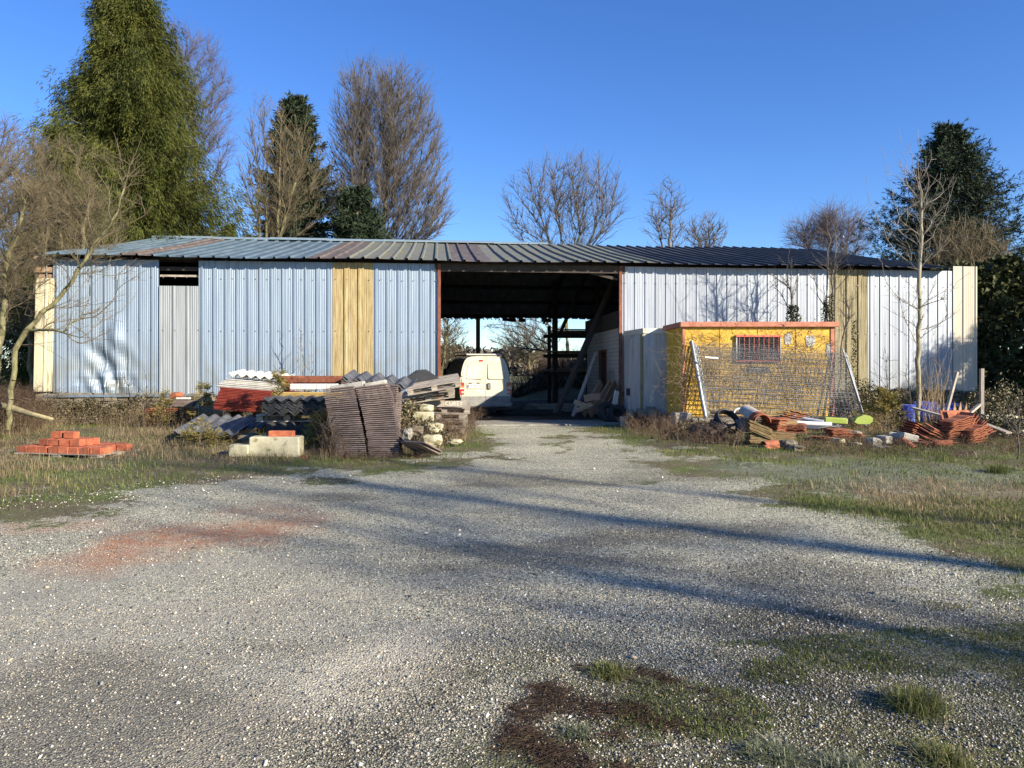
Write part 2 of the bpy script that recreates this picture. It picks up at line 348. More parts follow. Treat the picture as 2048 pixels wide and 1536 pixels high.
bp = n.new("ShaderNodeBump"); bp.inputs['Strength'].default_value = 1.; bp.inputs['Distance'].default_value = .018
l.new(hgt, bp.inputs['Height']); l.new(bp.outputs[0], gb.inputs['Normal'])
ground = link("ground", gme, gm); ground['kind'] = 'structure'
def gz(x, y):
    return float(height(np.array([float(x)]), np.array([float(y)]))[0])
# ------------------------------------------------------------------ barn
BO = Vector((-12.78, 20.3, 0)); BA = math.atan2(2.65, 26.98); BU = Vector((math.cos(BA), math.sin(BA), 0)); BN = Vector((-math.sin(BA), math.cos(BA), 0))
def bx(px, y=0.):
    t = (px-1024)/F; return (t*(BO.y+y*BN.y)-BO.x-y*BN.x)/(BU.x-t*BU.y)
def bz(px, py, y=0.):
    x = bx(px, y); Y = (BO+BU*x+BN*y).y; return CZ+(HY-py)/F*Y
def bw(x, y, z): return BO+BU*x+BN*y+Vector((0,0,z))
barn = empty("open_barn", BO, BA, "long low shed of pale ribbed metal sheets with a dark drive-through bay", "barn")
galv = mat("galvanised_sheet", lin(.205,.265,.335), lin(.28,.345,.42), rough=.5, metal=.4, scale=5, stretch=(3,3,.12), bump=.05, bscale=6, c3=lin(.24,.305,.375), spots=(2.2,.64,lin(.21,.25,.29)), vary=.10, low=(.8,2.3,lin(.20,.20,.15)))
galv2 = mat("pale_galvanised_sheet", lin(.235,.265,.305), lin(.33,.36,.395), rough=.5, metal=.5, scale=5, stretch=(3,3,.12), bump=.05, bscale=6, spots=(1.8,.64,lin(.24,.26,.28)), vary=.08, low=(.8,2.0,lin(.22,.22,.18)))
galv3 = mat("old_grey_sheet", lin(.24,.27,.28), lin(.34,.37,.385), rough=.6, metal=.35, scale=5, stretch=(4,4,.15), spots=(2.5,.62,lin(.22,.22,.19)))
tan = mat("weathered_fibre_panel", lin(.22,.165,.07), lin(.44,.36,.19), rough=.7, scale=5, stretch=(5,5,.3), c3=lin(.32,.25,.12), spots=(3.0,.6,lin(.30,.25,.16)), bump=.1, spec=.3)
tan2 = mat("mossy_fibre_panel", lin(.17,.145,.075), lin(.34,.30,.19), rough=.8, scale=6, stretch=(6,6,.3), spots=(3.5,.55,lin(.11,.1,.06)), bump=.1, spec=.3)
creamp = mat("cream_sheet", lin(.46,.42,.28), lin(.60,.55,.38), rough=.6, scale=4, stretch=(3,3,.3), spots=(3.6,.56,lin(.33,.27,.16)), spec=.3)
creamq = mat("clean_cream_sheet", lin(.42,.38,.29), lin(.52,.47,.37), rough=.6, scale=4, stretch=(3,3,.2), spec=.3)
roofm = mat("blue_grey_roof_sheet", lin(.085,.13,.155), lin(.15,.205,.235), rough=.45, metal=.2, scale=3, stretch=(1,.3,1), c3=lin(.115,.165,.195), bump=.04, bscale=8)
rooflich = mat("lichen_roof_sheet", lin(.10,.115,.11), lin(.20,.17,.06), rough=.7, scale=7, stretch=(1,.5,1), c3=lin(.13,.15,.15), spots=(9,.56,lin(.24,.20,.06)))
roofbrn = mat("brown_roof_light", lin(.07,.055,.048), lin(.15,.125,.11), rough=.7, scale=6, stretch=(1.2,.5,1), spots=(5,.6,lin(.22,.20,.175)))
roofdk = mat("dark_roof_sheet", lin(.035,.04,.046), lin(.065,.073,.082), rough=.7, spec=.25, scale=3, stretch=(1,.3,1))
rusty = mat("rusty_steel", lin(.10,.032,.016), lin(.26,.09,.04), rough=.8, scale=8, stretch=(1,1,.4), c3=lin(.17,.055,.028), bump=.1)
dkwood = mat("dark_timber", lin(.028,.022,.018), lin(.075,.06,.048), rough=.9, scale=10, stretch=(.4,3,3), bump=.2)
gywood = mat("grey_timber", lin(.20,.175,.14), lin(.42,.37,.30), rough=.9, scale=9, stretch=(.5,4,4), bump=.2, spots=(12,.62,lin(.12,.1,.08)), vary=.15)
brwood = mat("brown_timber", lin(.22,.14,.085), lin(.40,.27,.17), rough=.9, scale=9, stretch=(.5,4,4), bump=.2, vary=.15)
stonem = mat("rubble_stone", lin(.10,.085,.06), lin(.27,.24,.17), rough=.95, scale=5, c3=lin(.18,.155,.11), bump=.5, bscale=18)
def ribs(x0, x1, sp, rh, rw, first=None, micro=True):
    if micro: rh *= .72
    """profile across the sheet: (x, out) points"""
    pts = [(x0, 0)]; x = x0+(sp/2 if first is None else first)
    while x < x1-.02:
        if x-rw*.5 > x0: pts += [(x-rw*.5, 0), (x-rw*.28, rh), (x+rw*.28, rh), (min(x+rw*.5, x1), 0)]
        if micro:
            for q in (.27, .42, .57, .72):
                c = x+sp*q
                if c+.012 < x1: pts += [(c-.012, 0), (c-.004, .0045), (c+.004, .0045), (c+.012, 0)]
        x += sp
    pts.append((x1, 0)); return [p for i, p in enumerate(pts) if i == 0 or p[0] > pts[i-1][0]+1e-4]
def sheet(name, x0, x1, z0, z1, m, y=0., sp=.31, rh=.035, rw=.075, first=None, nz=1, dent=None, z0b=None, skew=0., parent=barn, rl=0):
    pr = ribs(x0, x1, sp, rh, rw, first); mm = M(); k = len(pr)
    for j in range(nz+1):
        t = j/nz
        for (x, o) in pr:
            zb = z0+(0 if z0b is None else (z0b-z0)*(x-x0)/(x1-x0)); z = zb+(z1-zb)*t
            d = dent(x, z) if dent else 0
            mm.v.append((x+skew*t, y-o*(1-.6*min(1, abs(d)*8))+d, z))
    for j in range(nz):
        for i in range(k-1): mm.f.append((j*k+i, j*k+i+1, (j+1)*k+i+1, (j+1)*k+i))
    me = mm.mesh(name, False); return link(name, me, m, parent)
ZE = 4.62; ZT = 4.52
zbL = bz(105, 785); zbM = bz(440, 788)
def dentf(x, z):
    cx, cz = bx(212), bz(212, 715)
    g = math.exp(-((x-cx)/.55)**2-((z-cz)/.42)**2)
    w = math.exp(-((x-bx(232))/.22)**2-((z-bz(232, 700)-.2)/.5)**2)
    low = math.exp(-((x-bx(215))/.6)**2-((z-1.15)/.3)**2)
    return g*(.10+.05*math.sin(x*9+z*7))-w*.12+low*(.06*math.sin(x*14+z*5)+.03*math.sin(z*17))
sheet("wall_sheet", bx(106), bx(318), zbL, ZT, galv, nz=40, dent=dentf, z0b=zbM, sp=.31, first=.1)
def wallrun(a, b, zb, m):
    x = a; i = 0
    while x < b-.05:
        e = min(x+1.24, b); e = b if b-e < .35 else e
        sheet("wall_sheet", x, e+(.03 if e < b else 0), zb+rgw.uniform(-.03, .02), ZT, m, y=-.003*(i % 2)-rgw.uniform(0, .004), sp=.31, first=.1, skew=rgw.uniform(-.006, .006)); x = e; i += 1
rgw = random.Random(3)
wallrun(bx(397.5), bx(665), zbM, galv)
sheet("patch_sheet", bx(318), bx(399), bz(350, 790), bz(350, 572), galv3, y=-.02, sp=.36, first=.04)['label'] = "dull grey shorter sheet with an open gap above it"
sheet("light_panel", bx(665), bx(746), zbM-.05, ZT, tan, y=-.012, sp=.385, rw=.10, rh=.045, first=.36)['label'] = "yellowed fibre panel"
wallrun(bx(745), bx(877), zbM-.05, galv)
sheet("end_sheet", bx(68), bx(106), bz(80, 783), bz(80, 556), creamp, y=-.03, sp=.30, first=.28, skew=.06)['label'] = "cream end sheet stained brown"
wallrun(bx(1243), bx(1660), bz(1660, 781), galv2)
sheet("light_panel", bx(1659), bx(1736), bz(1700, 781), ZT, tan2, y=-.01, sp=.37, rw=.10, rh=.045, first=.18)['label'] = "brown mossy fibre panel"
wallrun(bx(1735), bx(1907), bz(1800, 781), galv2)
sheet("end_sheet", bx(1905), bx(1953), bz(1930, 783), bz(1930, 533), creamq, y=-.03, sp=.40, first=.34)['label'] = "clean cream end sheet"
# screws in rows
sc = M()
for (a, b) in ((106, 877), (1243, 1950)):
    x = bx(a)+.1
    while x < bx(b):
        for z in (bz(500, 557), bz(500, 661)): sc.box((x, -.042, z+.01*math.sin(x*5)), (.022, .012, .022))
        x += .31
sc.build("fixing_screws", mat("screw_heads", lin(.25,.27,.3), metal=.6, rough=.5), barn)['kind'] = 'stuff'
M().box(((bx(90)+bx(620))/2, -.05, zbM-.03), (bx(620)-bx(90), .05, .07), (0, -.004, 0)).build("base_trim", galv, barn)
# plinth walls of rough stone under the cladding, timber above the left end sheet
pl = M(); rg = random.Random(4)
for (a, b) in ((70, 878), (1243, 1950)):
    pl = M(); x = bx(a)
    while x < bx(b)-.1:
        w = rg.uniform(.25, .5)
        for k in range(4): pl.box((x+w/2+rg.uniform(-.03,.03), .12+rg.uniform(-.03,.03), .1+k*.22), (w*.97, .3, .21), jit=.02, rng=rg)
        x += w
    pl.build("stone_plinth", stonem, barn)
tb = M()
for k, (a, b) in enumerate(((512, 530), (533, 545), (547, 556))): tb.box(((bx(68)+bx(104))/2, .02+.03*k, (bz(80, a)+bz(80, b))/2), (bx(104)-bx(68), .05, bz(80, a)-bz(80, b)-.02), (0,.01*k,0))
tb.build("gable_boards", brwood, barn)
D = 16.0; yr = 8.0; ZR = 6.46; ZB = 4.2; OH = .42
def roof_sheet(name, x0, x1, m, front=True, first=None, sp=.40, dz=0., rh=.05):
    pr = ribs(x0, x1, sp, rh, .09, first, micro=False); mm = M(); k = len(pr)
    if front: rows = [(-OH, ZE-.06+dz), (yr*.5, (ZE+ZR)/2+dz-.02), (yr, ZR+dz)]
    else: rows = [(yr, ZR+dz), (D*.75, (ZR+ZB)/2+dz), (D+.4, ZB-.1+dz)]
    for (y, z) in rows:
        for (x, o) in pr: mm.v.append((x, y, z+o+.02*math.sin(x*.9)+.008*math.sin(x*3.1+y)))
    for j in range(len(rows)-1):
        for i in range(k-1): mm.f.append((j*k+i, j*k+i+1, (j+1)*k+i+1, (j+1)*k+i))
    return link(name, mm.mesh(name, False), m, barn)
X = lambda p: bx(p, -OH)
xl = X(80)-.15; xr = X(1912)
cuts = [(xl, X(235), roofm, None), (X(235), X(300), roofbrn, "brown translucent roof sheet"), (X(300), X(612), roofm, None), (X(612), X(690), roofbrn, "grey brown translucent roof sheet"),
        (X(690), X(905), rooflich, "roof sheet blotched with yellow lichen"), (X(905), X(985), roofbrn, "purplish brown roof sheet"), (X(985), X(1330), rooflich, "roof sheet with some lichen"), (X(1330), xr, roofdk, None)]
for i, (a, b, m_, lb) in enumerate(cuts):
    nrib = math.ceil((a-xl)/.40-.5+1e-6); first = xl+.2+max(nrib, 0)*.40-a
    if i == 0: first = .2
    o = roof_sheet("roof_sheet", a, b, m_, True, first, dz=.003*(i % 2))
    if lb: o['label'] = lb
roof_sheet("rear_roof_sheet", xl, xr, mat("dull_roof_underside", lin(.24,.24,.235), lin(.36,.36,.35), rough=.8, scale=3, stretch=(1,.3,1)), False, .2)
rc = M()
for k in range(7):
    a = xl+(X(1180)-xl)*k/7; b = xl+(X(1180)-xl)*(k+1)/7; dz = rg.uniform(-.01, .012)
    rc.prism([(yr-.3, ZR-.005+dz), (yr-.1, ZR+.085+dz), (yr, ZR+.11+dz), (yr+.1, ZR+.085+dz), (yr+.3, ZR-.005+dz), (yr+.3, ZR-.02+dz), (yr-.3, ZR-.02+dz)], a, b-.01, 'X')
rc.build("ridge_cap", mat("ridge_sheet", lin(.22,.31,.35), lin(.30,.39,.42), rough=.5, metal=.3, scale=3), barn)
# frame: eaves beam, posts, purlins, rafters
M().box(((bx(877)+bx(1243))/2, .02, 4.42), (bx(1243)-bx(877)+.2, .12, .22)).build("eaves_beam", dkwood, barn)
M().box(((bx(105)+bx(880))/2, .12, 4.3), (bx(880)-bx(105), .1, .1)).build("eaves_beam", dkwood, barn)
M().box(((bx(318)+bx(400))/2, .10, bz(360, 551)), (bx(400)-bx(318), .06, .055)).build("girt", gywood, barn)
M().box(((bx(318)+bx(400))/2, .14, bz(360, 514)), (bx(400)-bx(318), .1, .12)).build("girt", dkwood, barn)
for (a, w) in ((878.5, 6), (1240.5, 6)):
    M().box((bx(a), -.02, ZT/2), (.085, .10, ZT)).box((bx(a), .09, ZT/2), (.02, .14, ZT)).build("steel_post", rusty, barn)
def depthpost(px, y, top, w, m): M().box((bx(px, y), y, top/2), (w, w, top)).build("post", m, barn)
depthpost(1110, 11.0, 5.4, .22, dkwood); depthpost(956, 15.8, 4.15, .2, brwood); depthpost(1196, 8., 6.3, .16, dkwood); depthpost(872, 8, 6.3, .16, dkwood)
for k, y in enumerate((.6, 2.6, 4.6, 6.6)):
    z = ZE+(ZR-ZE)*y/yr-.14; M().box(((xl+xr)/2, y, z), (xr-xl-.2, .08, .14)).build("purlin", dkwood, barn)
for y in (8.4, 10.2, 12., 13.8, 15.6):
    z = ZR+(ZB-ZR)*(y-yr)/(D-yr)-.13; M().box(((xl+xr)/2, y, z), (xr-xl-.2, .09, .16)).build("purlin", dkwood, barn)
for a in (200, 520, 878, 1240, 1560, 1880):
    x = bx(a)+.0; f = M(); f.beam((x, .15, ZE-.25), (x, yr, ZR-.3), .09, .2); f.beam((x, yr, ZR-.3), (x, D-.1, ZB-.3), .09, .2); f.build("rafter", dkwood, barn)
xa = bx(1240); M().beam((xa-.05, .1, 4.15), (xa-1.1, .1, 4.4), .06, .08).build("brace", dkwood, barn); M().beam((bx(1120, 9), 9, 3.0), (bx(1190, 8), 8, 6.1), .1, .12).build("brace", dkwood, barn)
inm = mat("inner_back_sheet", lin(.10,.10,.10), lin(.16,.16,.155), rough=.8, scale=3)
sheet("added_rear_wall_sheet", xl+.2, bx(872, D), 0, ZB, inm, y=D, sp=.4)  # rear walls added to keep the bays on either side dark
sheet("added_rear_wall_sheet", bx(1196, D), xr-.2, 0, ZB, inm, y=D, sp=.4)
fr = M()
for i in range(24):
    x = bx(880, D+.4)+i*.2; fr.box((x, D+.39, ZB-.14), (.06, .02, .05))
for (x0_, w_) in ((1020, .7), (1046, .35), (1095, .5)): fr.box((bx(x0_, D), D+.35, ZB-.17), (w_, .03, .16), (0, .05, 0), jit=.02, rng=rg)
fr.build("eaves_edge", dkwood, barn)
# gables
for (xg, nm) in ((xl+.1, "gable_sheet"), (xr-.15, "gable_sheet")):
    M().add([(xg, 0, .0), (xg, D, .0), (xg, D, ZB), (xg, yr, ZR-.06), (xg, 0, ZE-.1)], [(0,1,2,3,4)]).build(nm, galv3, barn)
# inner room of whitened blocks with a doorway (right side of the bay)
wb = bpy.data.materials.new("painted_blocks"); wb.use_nodes = True; nn = wb.node_tree.nodes; ll = wb.node_tree.links
bt = nn.new("ShaderNodeTexBrick"); bt.inputs['Scale'].default_value = 1.0; bt.inputs['Brick Width'].default_value = .45; bt.inputs['Row Height'].default_value = .12
bt.inputs['Mortar Size'].default_value = .008; bt.inputs['Color1'].default_value = (.55,.53,.48,1); bt.inputs['Color2'].default_value = (.47,.45,.41,1); bt.inputs['Mortar'].default_value = (.28,.27,.25,1)
tcn = nn.new("ShaderNodeTexCoord"); mpn = nn.new("ShaderNodeMapping"); mpn.inputs['Rotation'].default_value = (0, math.radians(90), 0); cmb = nn.new("ShaderNodeCombineXYZ"); sx = nn.new("ShaderNodeSeparateXYZ")
ll.new(tcn.outputs['Object'], sx.inputs[0]); ll.new(sx.outputs['Y'], cmb.inputs['X']); ll.new(sx.outputs['Z'], cmb.inputs['Y']); ll.new(cmb.outputs[0], bt.inputs['Vector']); ll.new(bt.outputs['Color'], nn['Principled BSDF'].inputs['Base Color'])
nn['Principled BSDF'].inputs['Roughness'].default_value = .9
xw = bx(1238, .4); ht = 2.75; y0_, y1_, d0, d1 = .35, 5.2, 2.0, 3.1
room = empty("block_room", bw(xw, 0, 0), BA, "small whitened block room with a doorway inside the right of the open bay", "room")
M().box((.1, (y0_+d0)/2, ht/2), (.2, d0-y0_, ht)).box((.1, (d1+y1_)/2, ht/2), (.2, y1_-d1, ht)).box((.1, (d0+d1)/2, (ht+2.15)/2), (.2, d1-d0, ht-2.15)).box((1.7, y0_+.1, ht/2), (3., .2, ht)).build("wall", wb, room)
M().box((.02, d0+.03, 1.07), (.1, .06, 2.14)).box((.02, d1-.03, 1.07), (.1, .06, 2.14)).box((.02, (d0+d1)/2, 2.12), (.1, d1-d0-.12, .06)).build("door_frame", rusty, room)
M().box((.45, d1-.08, 1.05), (.8, .05, 2.1)).build("door", dkwood, room)
M().box((.08, (y0_+y1_)/2, ht+.25), (.3, y1_-y0_, .5)).build("lintel_beam", dkwood, room)
M().box((-.04, 1.35, .95), (.04, .7, 1.1)).build("wall_board", gywood, room)
# concrete sill across the bay
slab = M(); slab.rbox(((bx(880)+bx(1240))/2, -.6, 0.015), (bx(1240)-bx(880)-.1, 1.7, .05), .01)
so = slab.build("concrete_threshold", mat("worn_concrete", lin(.15,.145,.12), lin(.36,.34,.28), rough=.95, scale=6, bump=.5), loc=BO, rot=(0,0,BA)); so['kind'] = 'structure'
# ------------------------------------------------------------------ trees
def bare_tree(name, base, trunks, crown_pts, seed, tip_r=.007, expo=2.3, asc=.25, step=.35, twigs=3, twig_len=.35, bark=None, twigm=None, label=None, cat="tree", group=None, curl=.35, rmax=None, wob=.08, wander=.0, thick=.035, sides=3, bend=.55, tup=.25, smooth=3):
    """grows a branch skeleton from trunk polylines out to every point of the crown; all points are relative to the base"""
    rng = np.random.default_rng(seed); cap = 60000
    pos = np.zeros((cap, 3)); par = np.full(cap, -1); dirn = np.zeros((cap, 3)); k = 0; ntr = 0
    for tr in trunks:
        tr = np.array(tr, float); last = -1
        if k: # join to nearest existing node if the trunk starts off the ground
            dd = np.linalg.norm(pos[:k]-tr[0], axis=1)
            if dd.min() < .6: last = int(dd.argmin())
        first = True
        for a, b in zip(tr[:-1], tr[1:]):
            L = np.linalg.norm(b-a); m = max(1, int(L/step))
            for i in range(0 if first else 1, m+1):
                p = a+(b-a)*i/m+(rng.normal(0, wob*.4, 3)*[1,1,.2] if i not in (0, m) else 0)
                pos[k] = p; par[k] = last; dirn[k] = (b-a)/L; last = k; k += 1
            first = False
    ntr = k; T = np.array(crown_pts, float)
    axis_d = np.array([np.min(np.linalg.norm(pos[:ntr]-t, axis=1)) for t in T]); order = np.argsort(axis_d+rng.uniform(0, 1, len(T))*axis_d.mean()*.6)
    tips = []
    for idx in order:
        t = T[idx]; d = t-pos[:k]; L = np.linalg.norm(d, axis=1)+1e-6; el = d[:, 2]/L
        al = (d*dirn[:k]).sum(1)/L
        cost = L*(1+2.5*np.clip(asc-el, 0, 2)**1.0+1.3*np.clip(curl-al, 0, 2)); j = int(cost.argmin())
        L0 = L[j]; m = int(min(max(1, math.ceil(L0/step)), 24)); c = pos[j]+(dirn[j]*bend+d[j]/L0*(1-bend))*L0*.45; c[2] += 0.06*L0*wander
        last = j; prev = pos[j].copy()
        for i in range(1, m+1):
            s = i/m; p = (1-s)**2*pos[j]+2*s*(1-s)*c+s*s*t+(rng.normal(0, wob*min(1, L0)*.25, 3) if i < m else 0)
            pos[k] = p; par[k] = last; dv = p-prev; dirn[k] = dv/(np.linalg.norm(dv)+1e-9); prev = p; last = k; k += 1
            if k >= cap-50: break
        tips.append(last)
        if k >= cap-50: break
    ch_ = np.where(par[:k] >= 0)[0]; cnt = np.zeros(k); np.add.at(cnt, par[ch_], 1); mv_ = (cnt > 0) & (par[:k] >= 0) & (np.arange(k) >= ntr)
    for _ in range(smooth):
        cs = np.zeros((k, 3)); np.add.at(cs, par[ch_], pos[ch_]); av = cs/np.maximum(cnt, 1)[:, None]; new = .4*pos[:k]+.3*av+.3*pos[np.maximum(par[:k], 0)]
        pos[:k] = np.where(mv_[:, None], new, pos[:k])
    area = np.zeros(k); haschild = np.zeros(k, bool); haschild[par[:k][par[:k] >= 0]] = True
    area[~haschild] = 1.
    for i in range(k-1, 0, -1):
        if par[i] >= 0: area[par[i]] += area[i]
    rad = tip_r*np.maximum(area, .5)**(1/expo)
    # trunks taper smoothly to their tops
    if rmax: rad = np.minimum(rad, rmax)
    ch = np.where(par[:k] >= 0)[0]; P0 = pos[par[ch]]; P1 = pos[ch]; R1 = rad[ch]; R0 = np.minimum(rad[par[ch]], R1*1.35)
    R0 = np.where(area[par[ch]] > 1.6*area[ch], np.minimum(R0, R1*1.2), rad[par[ch]])
    big = R1 > thick
    o = empty(name, base, 0, label, cat, group)
    if big.any():
        me = segmesh("trunk", P0[big], P1[big]+(P1[big]-P0[big])*.03, R0[big], R1[big], 8); me.shade_smooth(); link("trunk", me, bark, o)
    q0 = [P0[~big]]; q1 = [P1[~big]]; r0 = [R0[~big]]; r1 = [R1[~big]]
    if twigs:
        tp = np.array(tips); tp = np.repeat(tp, twigs); back = tp.copy()
        for _ in range(3):
            mv = (rng.random(len(back)) < .6) & (par[back] >= 0); back[mv] = par[back[mv]]
        dv = norm(dirn[back]+rng.normal(0, .55, (len(tp), 3))+np.array([0, 0, tup])); Ls = twig_len*rng.uniform(.5, 1.3, len(tp))[:, None]
        mid = pos[back]+dv*Ls*.5; dv2 = norm(dv+rng.normal(0, .25, dv.shape)+np.array([0,0,.12])); end = mid+dv2*Ls*.5
        q0 += [pos[back], mid]; q1 += [mid, end]; tr_ = np.full(len(tp), tip_r*.75); r0 += [tr_, tr_*.8]; r1 += [tr_*.8, tr_*.4]
    me = segmesh("branches", np.concatenate(q0), np.concatenate(q1), np.concatenate(r0), np.concatenate(r1), sides); link("branches", me, twigm or bark, o)
    return o
def ell_pts(c, r, n, rng, shell=.55, zmin=None, prof=None):
    """random points in an ellipsoid, pushed towards its surface"""
    v = norm(rng.normal(0, 1, (n, 3))); s = shell+(1-shell)*rng.random(n)**.6; s = np.where(rng.random(n) < .25, rng.random(n)**.4*shell, s)
    p = np.array(c)+v*np.array(r)*s[:, None]
    if zmin is not None: p[:, 2] = np.maximum(p[:, 2], zmin+rng.random(n)*.6)
    return p
bark_l = mat("mossy_bark", lin(.10,.09,.045), lin(.25,.23,.14), rough=.95, scale=14, stretch=(1,1,.3), c3=lin(.16,.15,.065), bump=.3)
bark_g = mat("grey_bark", lin(.10,.085,.065), lin(.22,.19,.145), rough=.95, scale=14, stretch=(1,1,.3), bump=.3)
bark_p = mat("pale_bark", lin(.20,.175,.13), lin(.36,.33,.26), rough=.95, scale=10, stretch=(1,1,.3), c3=lin(.27,.25,.15), bump=.3)
tw_b = mat("brown_twigs", lin(.070,.060,.048), lin(.15,.13,.105), rough=.9, scale=3)
tw_p = mat("purple_brown_twigs", lin(.085,.065,.068), lin(.15,.115,.115), rough=.9, scale=3)
tw_y = mat("olive_twigs", lin(.085,.068,.035), lin(.18,.145,.085), rough=.9, scale=2)
tw_g = mat("pale_grey_twigs", lin(.18,.155,.125), lin(.30,.27,.22), rough=.9, scale=3)
R_ = np.random.default_rng(77)
def px_tree(px, Y, *pts):
    """trunk polyline relative to base from pixel points"""
    b = Vector(((px-1024)/F*Y, Y, 0)); return [tuple(P(a, c, Y+dy)-b) for (a, c, dy) in pts]
def crown_px(px, Y, cx, cy, rx, ry, n, seed, depth=None, shell=.55):
    b = Vector(((px-1024)/F*Y, Y, 0)); c = P(cx, cy, Y)-b; s = Y/F
    return ell_pts(tuple(c), (rx*s, (depth or rx)*s, ry*s), n, np.random.default_rng(seed), shell)
def base_at(px, Y): return Vector(((px-1024)/F*Y, Y, 0))
# big round-crowned double tree
Y = 44; b_ = 760
tp1 = px_tree(b_, Y, (735,800,0),(738,490,0),(728,360,0),(718,250,0),(722,150,0)); tp2 = px_tree(b_, Y, (765,800,.5),(764,490,.5),(775,360,.3),(785,240,.2),(783,150,0))
cp = np.vstack([crown_px(b_, Y, 778, 345, 130, 175, 1150, 1, 120, .82), crown_px(b_, Y, 728, 250, 75, 145, 1100, 2, 70, .6), crown_px(b_, Y, 800, 265, 85, 150, 1100, 3, 80, .6), crown_px(b_, Y, 800, 415, 112, 85, 800, 4, 110, .85), crown_px(b_, Y, 690, 420, 50, 75, 250, 5, 60, .8)])
bare_tree("bare_tree", base_at(b_, Y), [tp1, tp2], cp, 5, tip_r=.0115, expo=2.75, asc=.6, curl=.9, step=1.0, smooth=10, bend=.35, tup=.6, twigs=4, twig_len=.9, bark=bark_l, twigm=tw_b, thick=.06, wob=.05,
          label="huge leafless twin-trunked tree with a rounded dense crown behind the middle of the roof")
# mossy many-stemmed tree in front of the dark spruce
Y = 38; b_ = 545
trs = [px_tree(b_, Y, (a,800,0),(a+1,470,0),(m,330,0),(t,215,0)) for a, m, t in ((518,515,500),(532,535,520),(556,560,560),(560,600,615))]
cp = np.vstack([crown_px(b_, Y, 540, 330, 70, 145, 330, 11, 70, .6), crown_px(b_, Y, 600, 350, 75, 120, 170, 12, 60), crown_px(b_, Y, 520, 430, 60, 70, 90, 13, 60)])
bare_tree("bare_tree", base_at(b_, Y), trs, cp, 6, tip_r=.010, expo=2.2, asc=.65, curl=.8, step=.8, smooth=6, bend=.35, tup=.5, twigs=4, twig_len=.9, bark=bark_l, twigm=tw_y, thick=.04,
          label="mossy yellow-green leafless tree of several slim stems in front of a dark spruce")
# faint tree behind the big conifer
Y = 52; b_ = 400
cp = np.vstack([crown_px(b_, Y, 405, 240, 70, 185, 900, 14, 70, .6), crown_px(b_, Y, 340, 150, 60, 130, 250, 15, 60)])
bare_tree("bare_tree", base_at(b_, Y), [px_tree(b_, Y, (395,800,0),(392,300,0),(360,100,0))], cp, 7, tip_r=.010, expo=2.4, asc=.5, curl=.7, step=.8, twigs=4, twig_len=1.2, bark=bark_p, twigm=tw_p, thick=.05,
          label="pinkish leafless tree showing behind the right flank of the big green conifer")
# middle spreading tree above the bay
Y = 46; b_ = 1125
trs = [px_tree(b_, Y, (1140,790,0),(1128,560,0),(a,470,0),(m,400,0),(t,320,0)) for a, m, t in ((1095,1070,1050),(1122,1110,1100),(1160,1150,1140),(1186,1200,1195),(1200,1225,1240))]
cp = np.vstack([crown_px(b_, Y, 1125, 410, 135, 105, 620, 16, 110, .6), crown_px(b_, Y, 1165, 380, 85, 85, 240, 17, 80)])
bare_tree("bare_tree", base_at(b_, Y), trs, cp, 8, tip_r=.012, expo=2.6, asc=.55, curl=.85, step=.9, smooth=7, bend=.35, tup=.5, twigs=3, twig_len=1.0, bark=bark_l, twigm=tw_b, thick=.06,
          label="broad leafless tree with fanned limbs above the drive-through bay")
for (b_, Y, c, seed, lb) in ((1335, 44, (1335, 440, 50, 90), 21, "thin airy leafless tree, taller of the two small ones behind the roof"), (1410, 46, (1410, 470, 48, 50), 22, "low leafless tree just right of a taller thin one behind the roof")):
    cx, cy, rx, ry = c
    trs = [px_tree(b_, Y, (b_,800,0),(b_-8,500,0),(b_-28,430,0)), px_tree(b_, Y, (b_,800,0),(b_+6,500,0),(cx+8,cy-ry*.8,0))]
    bare_tree("bare_tree", base_at(b_, Y), trs, crown_px(b_, Y, cx, cy, rx, ry, 210, seed, rx, .5), seed, tip_r=.013, expo=2.2, asc=.5, curl=.75, step=.5, twigs=3, twig_len=.7, bark=bark_g, twigm=tw_b, thick=.05, label=lb, group="small bare trees behind the roof")
# birch far right behind roof
Y = 60; b_ = 1660; bp_ = base_at(b_, Y)
cp = np.vstack([crown_px(b_, Y, 1610, 475, 42, 48, 230, 31, 40), crown_px(b_, Y, 1690, 470, 62, 58, 380, 32, 60), crown_px(b_, Y, 1650, 450, 30, 45, 200, 33, 40)])
bare_tree("birch_tree", bp_, [px_tree(b_, Y, (1665,800,0),(1665,520,0),(1650,420,0)), px_tree(b_, Y, (1665,760,0),(1690,520,0),(1700,430,0)), px_tree(b_, Y, (1665,760,0),(1620,520,0),(1605,450,0))], cp, 9,
          tip_r=.011, expo=2.4, asc=.2, curl=.6, step=.7, twigs=5, twig_len=1.3, bark=bark_p, twigm=tw_p, thick=.05, label="fine-twigged hazy birch behind the right part of the roof")
